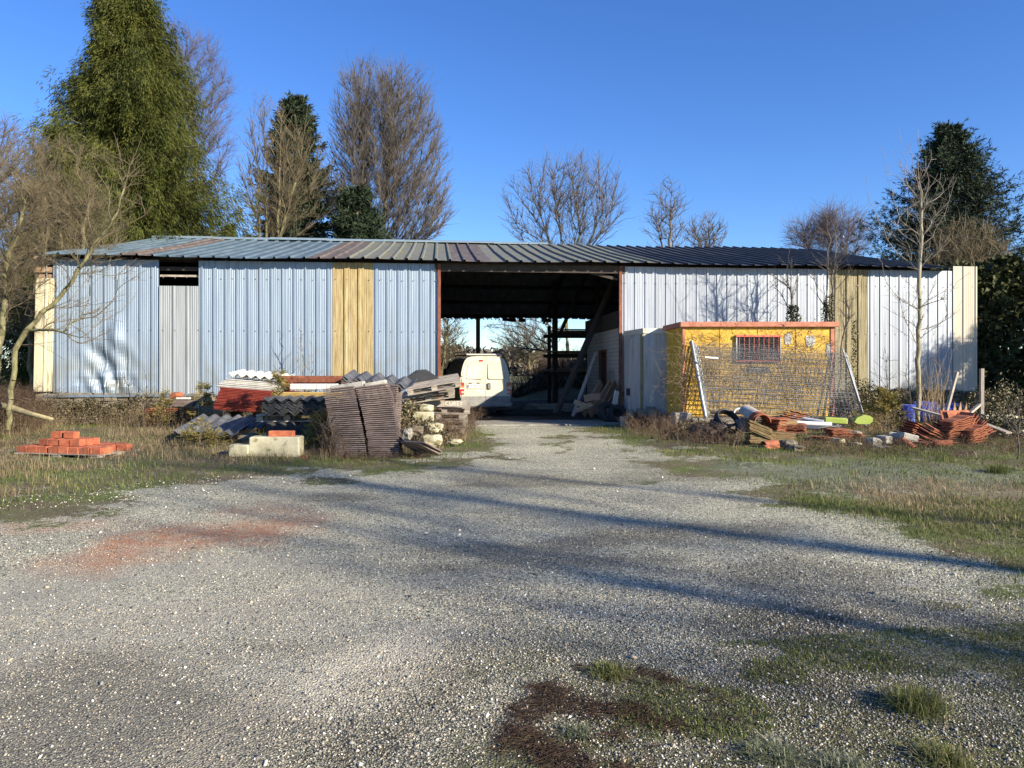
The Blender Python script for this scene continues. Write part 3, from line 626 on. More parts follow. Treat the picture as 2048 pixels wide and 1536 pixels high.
# front right tree, straight pale trunk
Y = 19.0; b_ = 1835
def limb(x0, y0, *pts): return px_tree(b_, Y, (x0, y0, 0), *[(a, c, d) for a, c, d in pts])
trk = px_tree(b_, Y, (1836,852,0),(1838,700,0),(1838,560,0),(1842,450,0),(1838,360,0),(1836,260,0))
limbs = [limb(1838,540,(1790,500,.2),(1755,440,.3),(1735,380,.3),(1733,350,.3)), limb(1840,470,(1800,440,-.3),(1775,360,-.4),(1762,290,-.4)), limb(1840,400,(1815,370,0),(1803,300,0),(1798,255,0)),
         limb(1842,500,(1870,460,.4),(1895,410,.6),(1914,355,.6)), limb(1838,620,(1790,590,-.5),(1775,580,-.7)), limb(1840,615,(1880,600,-.5),(1940,545,-.8)), limb(1842,660,(1870,650,.3),(1905,630,.4),(1925,600,.5)),
         limb(1840,700,(1815,650,-.3),(1800,600,-.4),(1745,505,-.6)), limb(1840,430,(1855,380,0),(1862,300,.1)), limb(1838,380,(1826,330,.3),(1812,290,.3)), limb(1840,520,(1878,500,-.3),(1900,470,-.4)), limb(1838,590,(1810,560,.3),(1770,530,.4))]
cp = np.vstack([crown_px(b_, Y, 1838, 400, 75, 130, 130, 41, 60, .4), crown_px(b_, Y, 1835, 600, 85, 70, 60, 42, 70, .5)])
bare_tree("bare_tree", base_at(b_, Y), [trk]+limbs, cp, 10, tip_r=.0048, expo=1.95, asc=.35, curl=.7, step=.25, twigs=2, twig_len=.35, bark=bark_p, twigm=tw_g, thick=.018, rmax=.115, sides=4,
          label="tall leafless tree with a straight pale trunk in front of the right wall")
# ivy-clad young trees beside the yellow cabin
def young(b_, Y, trunk, cps, seed, lb, tip=.005, rmax=.05):
    return bare_tree("bare_tree", base_at(b_, Y), trunk, cps, seed, tip_r=tip, expo=2.0, asc=.4, curl=.7, step=.25, twigs=2, twig_len=.3, bark=bark_g, twigm=tw_b, thick=.02, rmax=rmax, label=lb, group="young trees in front of the right wall", sides=4)
Y = 21.0
young(1583, Y, [px_tree(1583, Y, (1586,852,0),(1583,640,0),(1582,560,0),(1581,492,0))], np.vstack([crown_px(1583, Y, 1572, 560, 42, 60, 55, 51, 30, .4)]), 51, "short thin bare tree with an ivy clump rising above the yellow cabin roof")
young(1652, Y, [px_tree(1652, Y, (1650,852,0),(1650,640,0),(1657,540,0),(1655,400,0)), px_tree(1652, Y, (1655,852,0),(1665,600,0),(1667,540,0),(1676,410,0))], np.vstack([crown_px(1652, Y, 1662, 540, 55, 75, 90, 52, 40, .4), crown_px(1652, Y, 1660, 440, 30, 40, 20, 53, 20)]), 52, "taller twin-stemmed bare tree beside the brown panel, ivy on its stems", rmax=.06)
young(1690, Y-.6, [px_tree(1690, Y-.6, (1676,852,0),(1682,720,0),(1698,620,0),(1715,580,0))], crown_px(1690, Y-.6, 1695, 620, 28, 55, 30, 54, 20, .4), 54, "slanting thin bare tree at the right corner of the yellow cabin", rmax=.035)
# left trees
Y = 16.5; b_ = 20
trk = px_tree(b_, Y, (15,860,0),(30,700,0),(75,640,0),(130,580,0),(180,505,0),(235,425,-.2),(260,330,-.3),(290,260,-.3))
lm = [px_tree(b_, Y, (90,622,0),(140,600,-.5),(190,610,-.8),(245,600,-1.)), px_tree(b_, Y, (60,660,0),(110,660,-.4),(160,675,-.6),(225,680,-.8)), px_tree(b_, Y, (150,550,0),(200,480,.4),(290,430,.5)), px_tree(b_, Y, (40,690,0),(80,690,.4),(130,720,.5))]
cp = np.vstack([crown_px(b_, Y, 190, 520, 120, 130, 150, 61, 70, .4), crown_px(b_, Y, 150, 640, 95, 60, 90, 62, 60, .5), crown_px(b_, Y, 230, 370, 70, 110, 90, 63, 60, .4)])
bare_tree("bare_tree", base_at(b_, Y), [trk]+lm, cp, 11, tip_r=.0042, expo=2.0, asc=.1, curl=.6, step=.22, twigs=2, twig_len=.4, bark=bark_l, twigm=tw_y, thick=.018, rmax=.08, sides=4,
          label="leaning pale-barked leafless tree reaching over the left end of the barn")
for (b_, Y, trs, cps, seed, lb, tm) in (
    (-30, 18, [[(-20,860,0),(5,640,0),(20,500,0),(60,380,0)], [(-20,860,0),(-40,600,0),(-20,400,0),(-30,300,0)]], [(20,440,95,190,800),(-50,500,70,200,400)], 71, "twiggy leafless tree with forked limbs at the left picture edge", tw_y),
    (70, 22, [[(70,860,0),(60,650,0),(95,480,0),(90,330,0)], [(70,860,0),(130,600,0),(120,450,0),(60,260,0)], [(70,860,0),(155,600,0),(165,500,0),(180,350,0)]], [(95,400,100,150,800),(150,460,100,120,520),(60,600,80,120,420)], 72, "thicket of thin yellowish bare stems beside the left barn corner", tw_y),
    (-90, 26, [[(-60,850,0),(-40,600,0),(0,300,0),(10,250,0)]], [(0,330,85,110,520),(-90,400,100,150,200)], 73, "grey bare tree topping the thicket at the far left", tw_p)):
    trs = [px_tree(b_, Y, *t) for t in trs]; cpp = np.vstack([crown_px(b_, Y, a, c, rx, ry, n_, seed*10+i, rx*.7, .5) for i, (a, c, rx, ry, n_) in enumerate(cps)])
    bare_tree("bare_tree", base_at(b_, Y), trs, cpp, seed, tip_r=.0055, expo=2.1, asc=.3, curl=.6, step=.3, twigs=4, twig_len=.5, bark=bark_l, twigm=tm, thick=.025, rmax=.09, label=lb, group="bare trees at the left end of the barn")
# trees seen through the bay
for (b_, Y, trs, cps, seed, lb, tm) in (
    (895, 44, [[(880,760,0),(890,690,0),(900,620,0)]], [(895,670,48,80,330)], 81, "rounded olive bare tree beyond the bay, left of the van", tw_y),
    (1110, 46, [[(1115,750,0),(1108,660,0),(1060,610,0),(990,600,0)], [(1115,750,0),(1100,640,0),(1130,560,0)]], [(1050,660,85,55,260)], 82, "bare tree with long arching limbs beyond the bay", tw_b),
    (1050, 55, [[(1060,740,0),(1055,690,0),(1050,640,0)], [(1060,740,0),(1088,680,0)]], [(1050,690,60,42,400)], 83, "bushy grey-green bare tree on the bank beyond the van", tw_y)):
    trs = [px_tree(b_, Y, *t) for t in trs]; cpp = np.vstack([crown_px(b_, Y, a, c, rx, ry, n_, seed*10+i, rx*.7, .5) for i, (a, c, rx, ry, n_) in enumerate(cps)])
    bare_tree("bare_tree", base_at(b_, Y), trs, cpp, seed, tip_r=.011, expo=2.2, asc=.3, curl=.6, step=.4, twigs=4, twig_len=.7, bark=bark_l, twigm=tm, thick=.05, rmax=.2, label=lb, group="bare trees seen through the bay")
# hazel shrub behind the right end
Y = 27; b_ = 1940
bare_tree("hazel_shrub", base_at(b_, Y), [px_tree(b_, Y, (1940+a,850,0),(1940+a*2,600,0),(1940+a*3,470,0)) for a in (-25,-12,0,14,26)], np.vstack([crown_px(b_, Y, 1935, 510, 85, 75, 500, 91, 60, .5)]), 12, tip_r=.008, expo=2.2, asc=.4, curl=.6, step=.4, twigs=4, twig_len=.5, bark=bark_l, twigm=tw_y, thick=.03,
          label="brown catkin-hung hazel shrub behind the right end of the barn", cat="shrub")
# ---- conifers
def leaves_mesh(name, C, Dv, Wv, L, Wd, tint):
    """narrow two-quad leaves: centre C, direction Dv, width vector Wv"""
    N = len(C); mid = C+Dv*L[:, None]*.5; tip = C+Dv*L[:, None]; w = Wv*Wd[:, None]
    V = np.stack([C, mid+w, tip, mid-w], 1).reshape(-1, 3); b = (np.arange(N)*4)[:, None]
    return npmesh(name, V, [b+np.arange(4)[None]], np.repeat(tint, 4))
thuja_m = mat("thuja_foliage", lin(.020,.028,.006), lin(.155,.16,.032), rough=.75, c3=lin(.064,.077,.016), attr='tint', spec=.2, transl=.25)
spruce_m = mat("spruce_needles", lin(.012,.022,.012), lin(.05,.07,.035), rough=.7, c3=lin(.028,.045,.022), attr='tint', spec=.25)
def thuja(base, H, R, n, seed, label, zmin=.5, lob=.0, lean=0., power=.75, top=.0):
    rng = np.random.default_rng(seed); o = empty("conifer_tree", base, 0, label, "tree")
    tk = M(); tk.tube([(0,0,0), (0,0,H*.5), (lean,0,H*.98)], [R*.07, R*.045, .02], 8); tk.build("trunk", bark_p, o, smooth=True)
    # limbs, each carrying its own cluster of drooping sprays
    nb = int(n/44); hb = zmin+(H-zmin)*(rng.random(nb)**1.25)*.995; az = rng.uniform(0, 2*np.pi, nb)
    prof = (1-hb/H)**power*R+.12; prof *= 1+.22*np.sin(az*3+hb*.9)+rng.normal(0, .13, nb); tipr = prof*rng.uniform(.5, 1.08, nb)
    o2 = np.stack([np.cos(az), np.sin(az), np.zeros(nb)], 1)
    bt = o2*tipr[:, None]+np.array([0,0,1.])*hb[:, None]; bt[:, 0] += lean*(hb/H)
    s0 = np.stack([np.zeros(nb), np.zeros(nb), np.maximum(hb-tipr*.15, .2)], 1)
    link("branches", segmesh("branches", s0, bt, np.full(nb, .03), np.full(nb, .008), 3), bark_p, o)
    rep = 44; B = np.repeat(np.arange(nb), rep); N = len(B); t = .45+.6*rng.random(N)
    cl = np.clip(.14+.10*prof[B], .12, .55)
    C = s0[B]*(1-t)[:, None]+bt[B]*t[:, None]+rng.normal(0, 1, (N, 3))*cl[:, None]*[.5, .5, .8]-np.array([0,0,1.])*(np.abs(rng.normal(0, .35, N))*cl)[:, None]
    K = 11; C2 = np.repeat(C, K, 0); o3 = np.repeat(o2[B], K, 0)
    Dv = norm(o3*.62+rng.normal(0, .30, C2.shape)+np.array([0,0,-.72])); Wv = norm(np.cross(Dv, rng.normal(0, 1, Dv.shape)))
    L = rng.uniform(.11, .30, len(C2)); Wd = rng.uniform(.008, .020, len(C2))
    C2 = C2+rng.normal(0, .07, C2.shape)*[1,1,1.6]
    tb = np.clip(.5+rng.normal(0, .16, nb), 0, 1); tint = np.clip(np.repeat(tb[B], K)+rng.normal(0, .13, len(C2)), 0, 1)
    me = leaves_mesh("foliage", C2, Dv, Wv, L, Wd, tint); link("foliage", me, thuja_m, o); return o
Yt = 30
thuja(base_at(260, Yt), 17.4, 5.3, 46000, 101, "towering dark green conifer with drooping sprays behind the left of the barn", power=.70, zmin=3.0)
thuja(base_at(118, 27), 10.2, 2.2, 6500, 102, "smaller green conifer nestled against the left flank of the towering one", power=.5)
thuja(base_at(465, 36), 8.4, 1.6, 2500, 103, "low drooping conifer peeping over the roof just right of the towering one", power=.5)
def spruce(base, H, R, seed, label, m=spruce_m, dens=1., zmin=.8, power=.8, droop=.25, leaf=(.10,.24), wd=(.008,.02)):
    rng = np.random.default_rng(seed); o = empty("spruce_tree", base, 0, label, "tree")
    M().tube([(0,0,0), (0,0,H*.6), (0,0,H)], [R*.06, R*.035, .015], 8).build("trunk", bark_g, o, smooth=True)
    nb = int(H*26*dens); hb = zmin+(H-zmin)*np.sort(rng.random(nb)**1.1)*.99; az = rng.uniform(0, 2*np.pi, nb)
    Lb = ((1-hb/H)**power*R+.18)*rng.uniform(.45, 1.2, nb)*(1+.14*np.sin(az*2+hb*1.1))
    ns = 7; P0, P1, r0 = [], [], []; C, Dv, O = [], [], []
    out = np.stack([np.cos(az), np.sin(az), np.zeros(nb)], 1); side = np.stack([-np.sin(az), np.cos(az), np.zeros(nb)], 1); up = np.array([0,0,1.])
    def pt(t): return out*(Lb*t)[:, None]+up*(hb-droop*Lb*t+(droop*1.25)*Lb*t**2.6+.12*Lb*(1-hb/H)*0)[:, None]+side*(.12*Lb*np.sin(az*7)*t*t)[:, None]
    for i in range(ns): P0.append(pt(i/ns)); P1.append(pt((i+1)/ns)); r0.append(np.full(nb, .022*(1-i/ns)+.004))
    link("branches", segmesh("branches", np.concatenate(P0), np.concatenate(P1), np.concatenate(r0), np.concatenate(r0)*.8, 3), bark_g, o)
    # side twigs then needles
    m1 = 16; t = rng.uniform(.22, 1, (m1, nb)); sgn = rng.choice([-1, 1], (m1, nb)); tw0, twd, twl = [], [], []
    for k in range(m1):
        tt = t[k]; p = out*(Lb*tt)[:, None]+up*(hb-droop*Lb*tt+(droop*1.25)*Lb*tt**2.6)[:, None]+side*(.12*Lb*np.sin(az*7)*tt*tt)[:, None]
        d = norm(out*.7+side*(sgn[k]*.8)[:, None]+rng.normal(0, .25, out.shape)+up*(-.15)); tw0.append(p); twd.append(d); twl.append((.18+.35*Lb*(1.1-tt))*rng.uniform(.5, 1, nb))
    tw0 = np.concatenate(tw0); twd = np.concatenate(twd); twl = np.concatenate(twl)
    tipp = pt(1.); tw0 = np.vstack([tw0, tipp]); twd = np.vstack([twd, norm(out+up*.5)]); twl = np.concatenate([twl, np.full(nb, .3)])
    K = 9; T0 = np.repeat(tw0, K, 0); TD = np.repeat(twd, K, 0); TL = np.repeat(twl, K); s = rng.random(len(T0))
    C = T0+TD*(TL*s)[:, None]; Dn = norm(TD*.8+rng.normal(0, .5, TD.shape)); Wv = norm(np.cross(Dn, rng.normal(0, 1, Dn.shape)))
    me = leaves_mesh("foliage", C, Dn, Wv, rng.uniform(*leaf, len(C)), rng.uniform(*wd, len(C)), np.clip(rng.normal(.5, .22, len(C)), 0, 1)); link("foliage", me, m, o); return o
spruce(base_at(590, 43), 17.2, 3.7, 111, "dark narrow spruce behind the mossy many-stemmed tree", dens=2.2, power=.62, leaf=(.16,.36), wd=(.02,.045))
spruce(base_at(715, 40), 11.2, 3.0, 112, "dark bushy conifer low between the trunks of the huge twin tree", dens=2., power=.6, leaf=(.2,.4), wd=(.015,.04))
spruce(base_at(1900, 33), 12.3, 5.9, 113, "dark blue-green spruce with upturned branch tips at the right", dens=2.7, power=.8, zmin=3., droop=.36, leaf=(.12,.28), wd=(.011,.024))
# ---- hedge and off-frame evergreens on the right, all but the nearest added to shade the hedge
hedge_m = mat("hedge_leaves", lin(.015,.022,.008), lin(.13,.12,.035), rough=.7, c3=lin(.045,.055,.016), attr='tint', spec=.25)
def leafmass(name, pts_fn, n, seed, m, label, cat, size=(.05,.11), stems=None, base=(0,0,0)):
    rng = np.random.default_rng(seed); C = pts_fn(n, rng); Dv = norm(rng.normal(0, 1, (n, 3))+[0,0,-.2]); Wv = norm(np.cross(Dv, rng.normal(0, 1, (n, 3))))
    L = rng.uniform(*size, n); o = empty(name, base, 0, label, cat)
    link("foliage", leaves_mesh("foliage", C, Dv, Wv, L, L*.3, np.clip(rng.normal(.45, .25, n), 0, 1)), m, o)
    if stems is not None: link("stems", segmesh("stems", stems[0], stems[1], np.full(len(stems[0]), .02), np.full(len(stems[0]), .008), 4), bark_g, o)
    return o
def boxhedge(x0, x1, y0, y1, h, bulge=.4):
    def f(n, rng):
        x = rng.uniform(x0, x1, n); u = rng.random(n); z = h*rng.random(n)**.8
        front = rng.random(n) < .7; y = np.where(front, y0+np.abs(rng.normal(0, .25, n)), rng.uniform(y0, y1, n)); z = np.where(front, z, h-np.abs(rng.normal(0, .2, n)))
        b = vnoise(x*.9, z*.9, 5, 3)*bulge; top = h*(.85+.3*vnoise(x*.6, x*0, 6, 3)); z = z*top/h
        return np.stack([x, y-b, z], 1)
    return f
rs = np.random.default_rng(9); st0 = np.stack([rs.uniform(0, 9, 40), rs.uniform(.3, 1.5, 40), np.zeros(40)], 1)
leafmass("conifer_hedge", boxhedge(0, 9, 0, 2.2, 5.0), 30000, 121, hedge_m, "tall dark evergreen hedge in deep shade right of the barn", "hedge", size=(.12,.3), stems=(st0, st0+[0,0,4.2]), base=(14.7, 24.6, 0))
for i, (x, y, h, r) in enumerate(((19.7, 18.0, 5.7, 2.0), (21.7, 19.4, 7.2, 2.2), (26.0, 21.8, 9., 2.8), (24.5, 17.0, 8., 2.5))):
    thuja(Vector((x, y, 0)), h, r, 5000, 130+i, ["evergreen tree outside the picture nearest the right barn corner", "evergreen tree outside the picture behind the nearest one, added to shade the hedge", "tallest evergreen tree outside the picture on the right, added to shade the hedge", "evergreen tree outside the picture closest to the yard, added to shade the hedge"][i], power=.4, zmin=.1)
# tall bare trees behind the camera whose shadows cross the yard
for i, (sx, sy, dist, h) in enumerate(((.5, 5.92, 34, 18.5), (-.6, 4.55, 31, 15.5), (.2, 8.3, 38, 20.5), (1.4, 3.2, 28, 13.5), (-1.0, 7.0, 36, 18.))):
    b0 = Vector((sx+dist*math.sin(SUN_AZ+.05), sy-dist*math.cos(SUN_AZ+.05), 0)); rr = np.random.default_rng(200+i)
    cpp = ell_pts((0, 0, h*.86), (2.0, 2.0, h*.16), 70, rr, .5)
    bare_tree("bare_tree", b0, [[(0,0,0), (.15,0,h*.4), (-.1,0,h*.75), (0,0,h)]], cpp, 210+i, tip_r=.013, expo=2.0, asc=.5, curl=.7, step=.5, twigs=3, twig_len=.8, bark=bark_g, twigm=tw_b, thick=.04, rmax=.26,
              label=["tall bare tree behind the viewer, its trunk shadow across the middle of the yard", "bare tree behind the viewer shading the near gravel", "bare tree behind the viewer shading the far gravel", "bare tree behind the viewer shading the near right corner", "bare tree behind the viewer shading the right foreground"][i])
# ------------------------------------------------------------------ left-hand builders' clutter
def clone(o, name=None):
    c = o.copy(); COL.objects.link(c)
    for ch in o.children:
        d = ch.copy(); COL.objects.link(d); d.parent = c
        for g in ch.children: e = g.copy(); COL.objects.link(e); e.parent = d
    if name: c.name = name
    return c
def put(me, name, m, loc, rot, label, cat, group=None):
    o = bpy.data.objects.new(name, me); COL.objects.link(o); o.location = loc; o.rotation_euler = rot
    if m is not None and not me.materials: me.materials.append(m)
    return tag(o, label, cat, group)
def text(name, s, size, m, parent, loc, rot, ext=.002):
    cu = bpy.data.curves.new(name, 'FONT'); cu.body = s; cu.size = size; cu.extrude = ext; cu.align_x = 'CENTER'; cu.align_y = 'CENTER'
    cu.materials.append(m); t_ = bpy.data.objects.new(name, cu); me = bpy.data.meshes.new_from_object(t_); bpy.data.objects.remove(t_); o = bpy.data.objects.new(name, me); COL.objects.link(o); o.parent = parent; o.location = loc; o.rotation_euler = rot; return o
tile_b = mat("brown_concrete_tile", lin(.125,.095,.083), lin(.215,.172,.155), rough=.85, scale=7, c3=lin(.17,.132,.117), bump=.25, bscale=60, vary=.16, spec=.3)
terra = mat("terracotta", lin(.22,.075,.038), lin(.40,.155,.082), rough=.85, scale=8, c3=lin(.31,.11,.055), spots=(8,.6,lin(.15,.07,.045)), bump=.2, bscale=50, vary=.14, spec=.3)
terra_d = mat("mossy_terracotta", lin(.14,.095,.045), lin(.30,.20,.10), rough=.9, scale=7, spots=(6,.5,lin(.17,.14,.07)), bump=.25, bscale=50, vary=.14, spec=.2)
brick_o = mat("orange_brick", lin(.28,.075,.035), lin(.44,.14,.06), rough=.85, scale=12, c3=lin(.36,.10,.045), bump=.25, bscale=60, vary=.32, spots=(9,.6,lin(.20,.085,.05)))
fibre_g = mat("grey_fibre_cement", lin(.055,.06,.065), lin(.13,.135,.14), rough=.6, scale=6, spots=(14,.66,lin(.2,.2,.19)), bump=.15, vary=.1)
fibre_k = mat("black_fibre_cement", lin(.028,.03,.034), lin(.085,.088,.09), rough=.55, scale=9, spots=(16,.62,lin(.19,.19,.18)), bump=.15, vary=.1)
fibre_w = mat("white_fibre_cement", lin(.50,.47,.40), lin(.66,.63,.56), rough=.8, scale=6, spots=(10,.64,lin(.33,.32,.24)), bump=.15)
whitem = mat("white_sheet_edge", lin(.55,.53,.46), lin(.74,.72,.66), rough=.6, scale=6, spots=(8,.66,lin(.4,.38,.3)))
redm = mat("red_painted_sheet", lin(.22,.035,.025), lin(.34,.065,.04), rough=.5, scale=6, spots=(9,.66,lin(.20,.09,.06)), vary=.12)
limest = mat("cream_limestone", lin(.36,.33,.20), lin(.56,.52,.37), rough=.9, scale=5, c3=lin(.48,.44,.29), spots=(6,.56,lin(.20,.19,.10)), bump=.3, bscale=25)
concr = mat("grey_concrete", lin(.27,.26,.22), lin(.45,.43,.37), rough=.95, scale=7, spots=(9,.6,lin(.2,.2,.15)), bump=.35, bscale=30)
blackp = mat("black_plastic", lin(.012,.013,.015), lin(.025,.026,.03), rough=.5, scale=5, bump=.1, bscale=8)
def tile_mesh(w, d, t, hump, name, m, n=3, lip=True):
    """interlocking roof tile: a wavy plate of real thickness, nose to -y"""
    mm = M(); k = 25; prof = []
    for i in range(k):
        u = i/(k-1); z = hump*abs(math.sin(u*math.pi*n))**1.5; prof.append((w*(u-.5), z))
    vs = [];
    for y in (-d/2, d/2):
        for (x, z) in prof: vs.append((x, y, z))
        for (x, z) in prof: vs.append((x, y, z+t))
    fs = []; S = 2*k
    for i in range(k-1): fs += [(i, S+i, S+i+1, i+1), (k+i, k+i+1, S+k+i+1, S+k+i), (i, i+1, k+i+1, k+i), (S+i, S+k+i, S+k+i+1, S+i+1)]
    fs += [(0, k, S+k, S), (k-1, S+k-1, S+2*k-1, 2*k-1)]; mm.add(vs, fs)
    if lip: mm.box((0, -d/2+.012, -.006), (w*.98, .024, .014)).box((0, d/2-.03, t+hump*.4), (w*.9, .02, .012))
    me = mm.mesh(name); me.materials.append(m); return me
brown_tile = tile_mesh(.53, .40, .021, .003, "brown_tile", tile_b, 2, False)
orange_tile = tile_mesh(.42, .34, .011, .014, "orange_tile", terra, 2, False)
mossy_tile = tile_mesh(.50, .30, .014, .008, "mossy_tile", terra_d, 2)
rg = random.Random(8)
def column(me, pts, n, pitch, rz, tilts, label, cat, group, name, jit=.004, z0=0.):
    """stack of tiles whose foot follows pts (x, y) from bottom to top; tilts = (bottom, top) roll about y"""
    for i in range(n):
        t = i/max(1, n-1); k = t*(len(pts)-1); a = int(min(k, len(pts)-2)); f = k-a
        x = pts[a][0]*(1-f)+pts[a+1][0]*f; y = pts[a][1]*(1-f)+pts[a+1][1]*f
        put(me, name, None, (x+rg.uniform(-jit, jit)*2, y+rg.uniform(-jit, jit), z0+pitch*i), (rg.uniform(-.01,.01), tilts[0]*(1-t)+tilts[1]*t+rg.uniform(-.002,.002), rz+rg.uniform(-.012,.012)), label, cat, group)
Yc = 12.95; s = Yc/F; xx = lambda p, Y=Yc: (p-1024)/F*Y
column(brown_tile, [(xx(708), Yc), (xx(700), Yc), (xx(690), Yc+.02), (xx(681), Yc)], 35, .0345, .03, (.0,-.10), "brown concrete roof tile in the front left column of the leaning tile stack", "roof tile", "tiles of the front left brown column", "roof_tile", z0=.01)
column(brown_tile, [(xx(773), Yc), (xx(768), Yc), (xx(758), Yc+.01), (xx(745), Yc+.02)], 36, .0345, .03, (.01,-.12), "brown concrete roof tile in the front right column of the leaning tile stack", "roof tile", "tiles of the front right brown column", "roof_tile", z0=.01)
Yd = 13.75
column(brown_tile, [(xx(765,Yd), Yd), (xx(768,Yd), Yd), (xx(772,Yd), Yd)], 37, .034, -.12, (.02,.12), "brown roof tile in the rear right column behind the leaning stack", "roof tile", "tiles of the rear right brown column", "roof_tile", z0=.01)
column(brown_tile, [(xx(706,Yd), Yd), (xx(712,Yd), Yd), (xx(717,Yd), Yd)], 38, .034, -.12, (.02,.13), "brown roof tile in the rear left column behind the leaning stack", "roof tile", "tiles of the rear left brown column", "roof_tile", z0=.01)
for i in range(9):
    put(brown_tile, "roof_tile", None, (xx(812+i*5), 12.75-.05*i+.3, .16+.02*(i % 3)), (.1*(i % 2), .62-.03*i, .25+.1*i), "brown roof tile slid off the stack and lying slanted at its right foot", "roof tile", "slipped brown tiles")
# concrete lintel pieces on top of the stack
for (p0, p1, w, lb) in (((664,781), (729,771), .17, "rough grey concrete beam end lying on the left tile column"), ((731,776), (773,768), .2, "shorter grey concrete beam end lying on the right tile column")):
    a = P(*p0, 12.95); b = P(*p1, 12.95); o = M().rbox((0,0,0), ((b-a).length, .24, .12), .015); o = o.build("concrete_piece", concr, loc=(a+b)/2+Vector((0,0,.02)), rot=(0, -math.atan2(b.z-a.z, b.x-a.x), .03)); tag(o, lb, "concrete block")
def corrug(L, waves, pitch, amp, t, name, m, res=8):
    """corrugated sheet of real thickness; waves across x, length along y"""
    k = waves*res+1; prof = [((i/res-waves/2)*pitch, amp*math.cos(2*math.pi*i/res)) for i in range(k)]; vs = []
    for y in (0, L):
        for (x, z) in prof: vs.append((x, y, z))
        for (x, z) in prof: vs.append((x, y, z+t))
    fs = []; S = 2*k
    for i in range(k-1): fs += [(i, S+i, S+i+1, i+1), (k+i, k+i+1, S+k+i+1, S+k+i), (i, i+1, k+i+1, k+i), (S+i, S+k+i, S+k+i+1, S+i+1)]
    fs += [(0, k, S+k, S), (k-1, S+k-1, S+2*k-1, 2*k-1)]
    me = M().add(vs, fs).mesh(name); me.shade_smooth()
    try: me.set_sharp_from_angle(angle=math.radians(50))
    except Exception: pass
    me.materials.append(m); return me
gsheet = corrug(1.45, 5, .25, .036, .010, "grey_corrugated", fibre_g)
for i in range(3):
    a = P(410, 868, 14.7); put(gsheet, "corrugated_sheet", None, (a.x+.02*i, a.y-.03*i, .22+.022*i), (.15+.01*i, .02, -.03+.02*i), "dark grey corrugated sheet sloping low over rubble left of the tile stack", "corrugated sheet", "low grey corrugated sheets")
g2 = corrug(1.0, 3, .25, .036, .010, "grey_corrugated_short", fibre_k)
a = P(500, 866, 15.1); put(g2, "corrugated_sheet", None, (a.x, a.y, .32), (.28, -.12, -.35), "short blackish corrugated sheet tipped beside the low grey ones", "corrugated sheet")
ksheet = corrug(1.3, 5, .235, .036, .012, "black_corrugated", fibre_k)
for i in range(11):
    a = P(587, 832, 14.2); put(ksheet, "corrugated_sheet", None, (a.x+rg.uniform(-.012,.012)+(.02 if i > 7 else 0), a.y+rg.uniform(-.02,.02), .665+.0245*i+(.02 if i > 8 else 0)), (rg.uniform(0,.01), .0, .02+rg.uniform(-.015,.015)+(.05 if i > 8 else 0)), "black corrugated sheet in the raised stack left of the brown tiles", "corrugated sheet", "raised stack of black corrugated sheets")
ks2 = corrug(1.2, 4, .22, .04, .012, "black_corrugated_narrow", fibre_k)
for i in range(10):
    a = P(578, 872, 14.1); put(ks2, "corrugated_sheet", None, (a.x+rg.uniform(-.01,.01), a.y+.05+rg.uniform(-.02,.02), .22+.026*i), (0, 0, .03), "weathered black corrugated sheet in the lower stack near the ground", "corrugated sheet", "lower stack of black corrugated sheets")
# pallets
def pallet_proto(m, label, cat="pallet", group="wooden pallets in the left heap"):
    o = empty("wooden_pallet", (0,0,0), 0, label, cat, group)
    bd = M().box((0,0,0), (1.2, .12, .022)).mesh("deck_board"); bd.materials.append(m)
    br_ = M().box((0,0,0), (.12, .8, .022)).mesh("bearer_board"); br_.materials.append(m)
    bk = M().box((0,0,0), (.13, .12, .078)).mesh("block"); bk.materials.append(m)
    for y in (-.34, -.17, 0, .17, .34): link("deck_board", bd, None, o, (0, y, .133), (0, 0, rg.uniform(-.01, .01)))
    for x in (-.53, 0, .53):
        link("bearer_board", br_, None, o, (x, 0, .111))
        for y in (-.33, 0, .33): link("block", bk, None, o, (x, y, .061))
    for y in (-.33, 0, .33): link("runner", bd, None, o, (0, y, .011))
    return o
def link2(*a): pass
pal = pallet_proto(gywood, "grey wooden pallet tilted highest on the heap beside the van")
pal.location = P(868, 797, 16.9)+Vector((0,0,.25)); pal.rotation_euler = (.20, -.17, .12)
def pal2(loc, rot, lb, sc=1.0):
    c = clone(pal); c.location = loc; c.rotation_euler = rot; c['label'] = lb; c.scale = (sc,)*3; return c
pal2(P(858, 806, 17.3)+Vector((0,0,.12)), (.16, -.13, .05), "grey wooden pallet just under the steepest tilted one")
pal2((xx(888,17.6), 17.8, .50), (.02, .03, .06), "level grey pallet in the middle of the heap beside the van")
pal2((xx(880,17.6), 17.8, .34), (.0, -.02, -.03), "level grey pallet second from the bottom beside the van")
pal2((xx(884,17.6), 17.8, .18), (.0, .0, .05), "level grey pallet third from the top of the level ones beside the van")
pal2((xx(880,17.6), 17.8, .02), (.0, .0, .0), "lowest grey pallet of the heap, in dead weeds beside the van")
pal2((xx(590,15), 14.85, .50), (.0, .0, .0), "dark pallet holding up the raised black corrugated stack")
side = empty("crate_side", (xx(888,17.25), 17.32, .72), .03, "long grey board with worn white lettering on the pallet heap", "board")
M().box((0,0,0), (1.0, .03, .14)).build("board", gywood, side); text("lettering", "CUREY", .13, mat("white_paint", lin(.7,.68,.62), rough=.8), side, (.22, -.018, 0), (math.radians(90), 0, 0))
hp = M(); hp.prism([(-.42,0), (-.36,.12), (-.1,.27), (.12,.27), (.36,.08), (.42,0)], -.3, .3); o = hp.build("plastic_tub", blackp, loc=P(845, 764, 17.3), rot=(.05,-.08,.2)); tag(o, "upturned black plastic tub on top of the pallet heap", "tub")
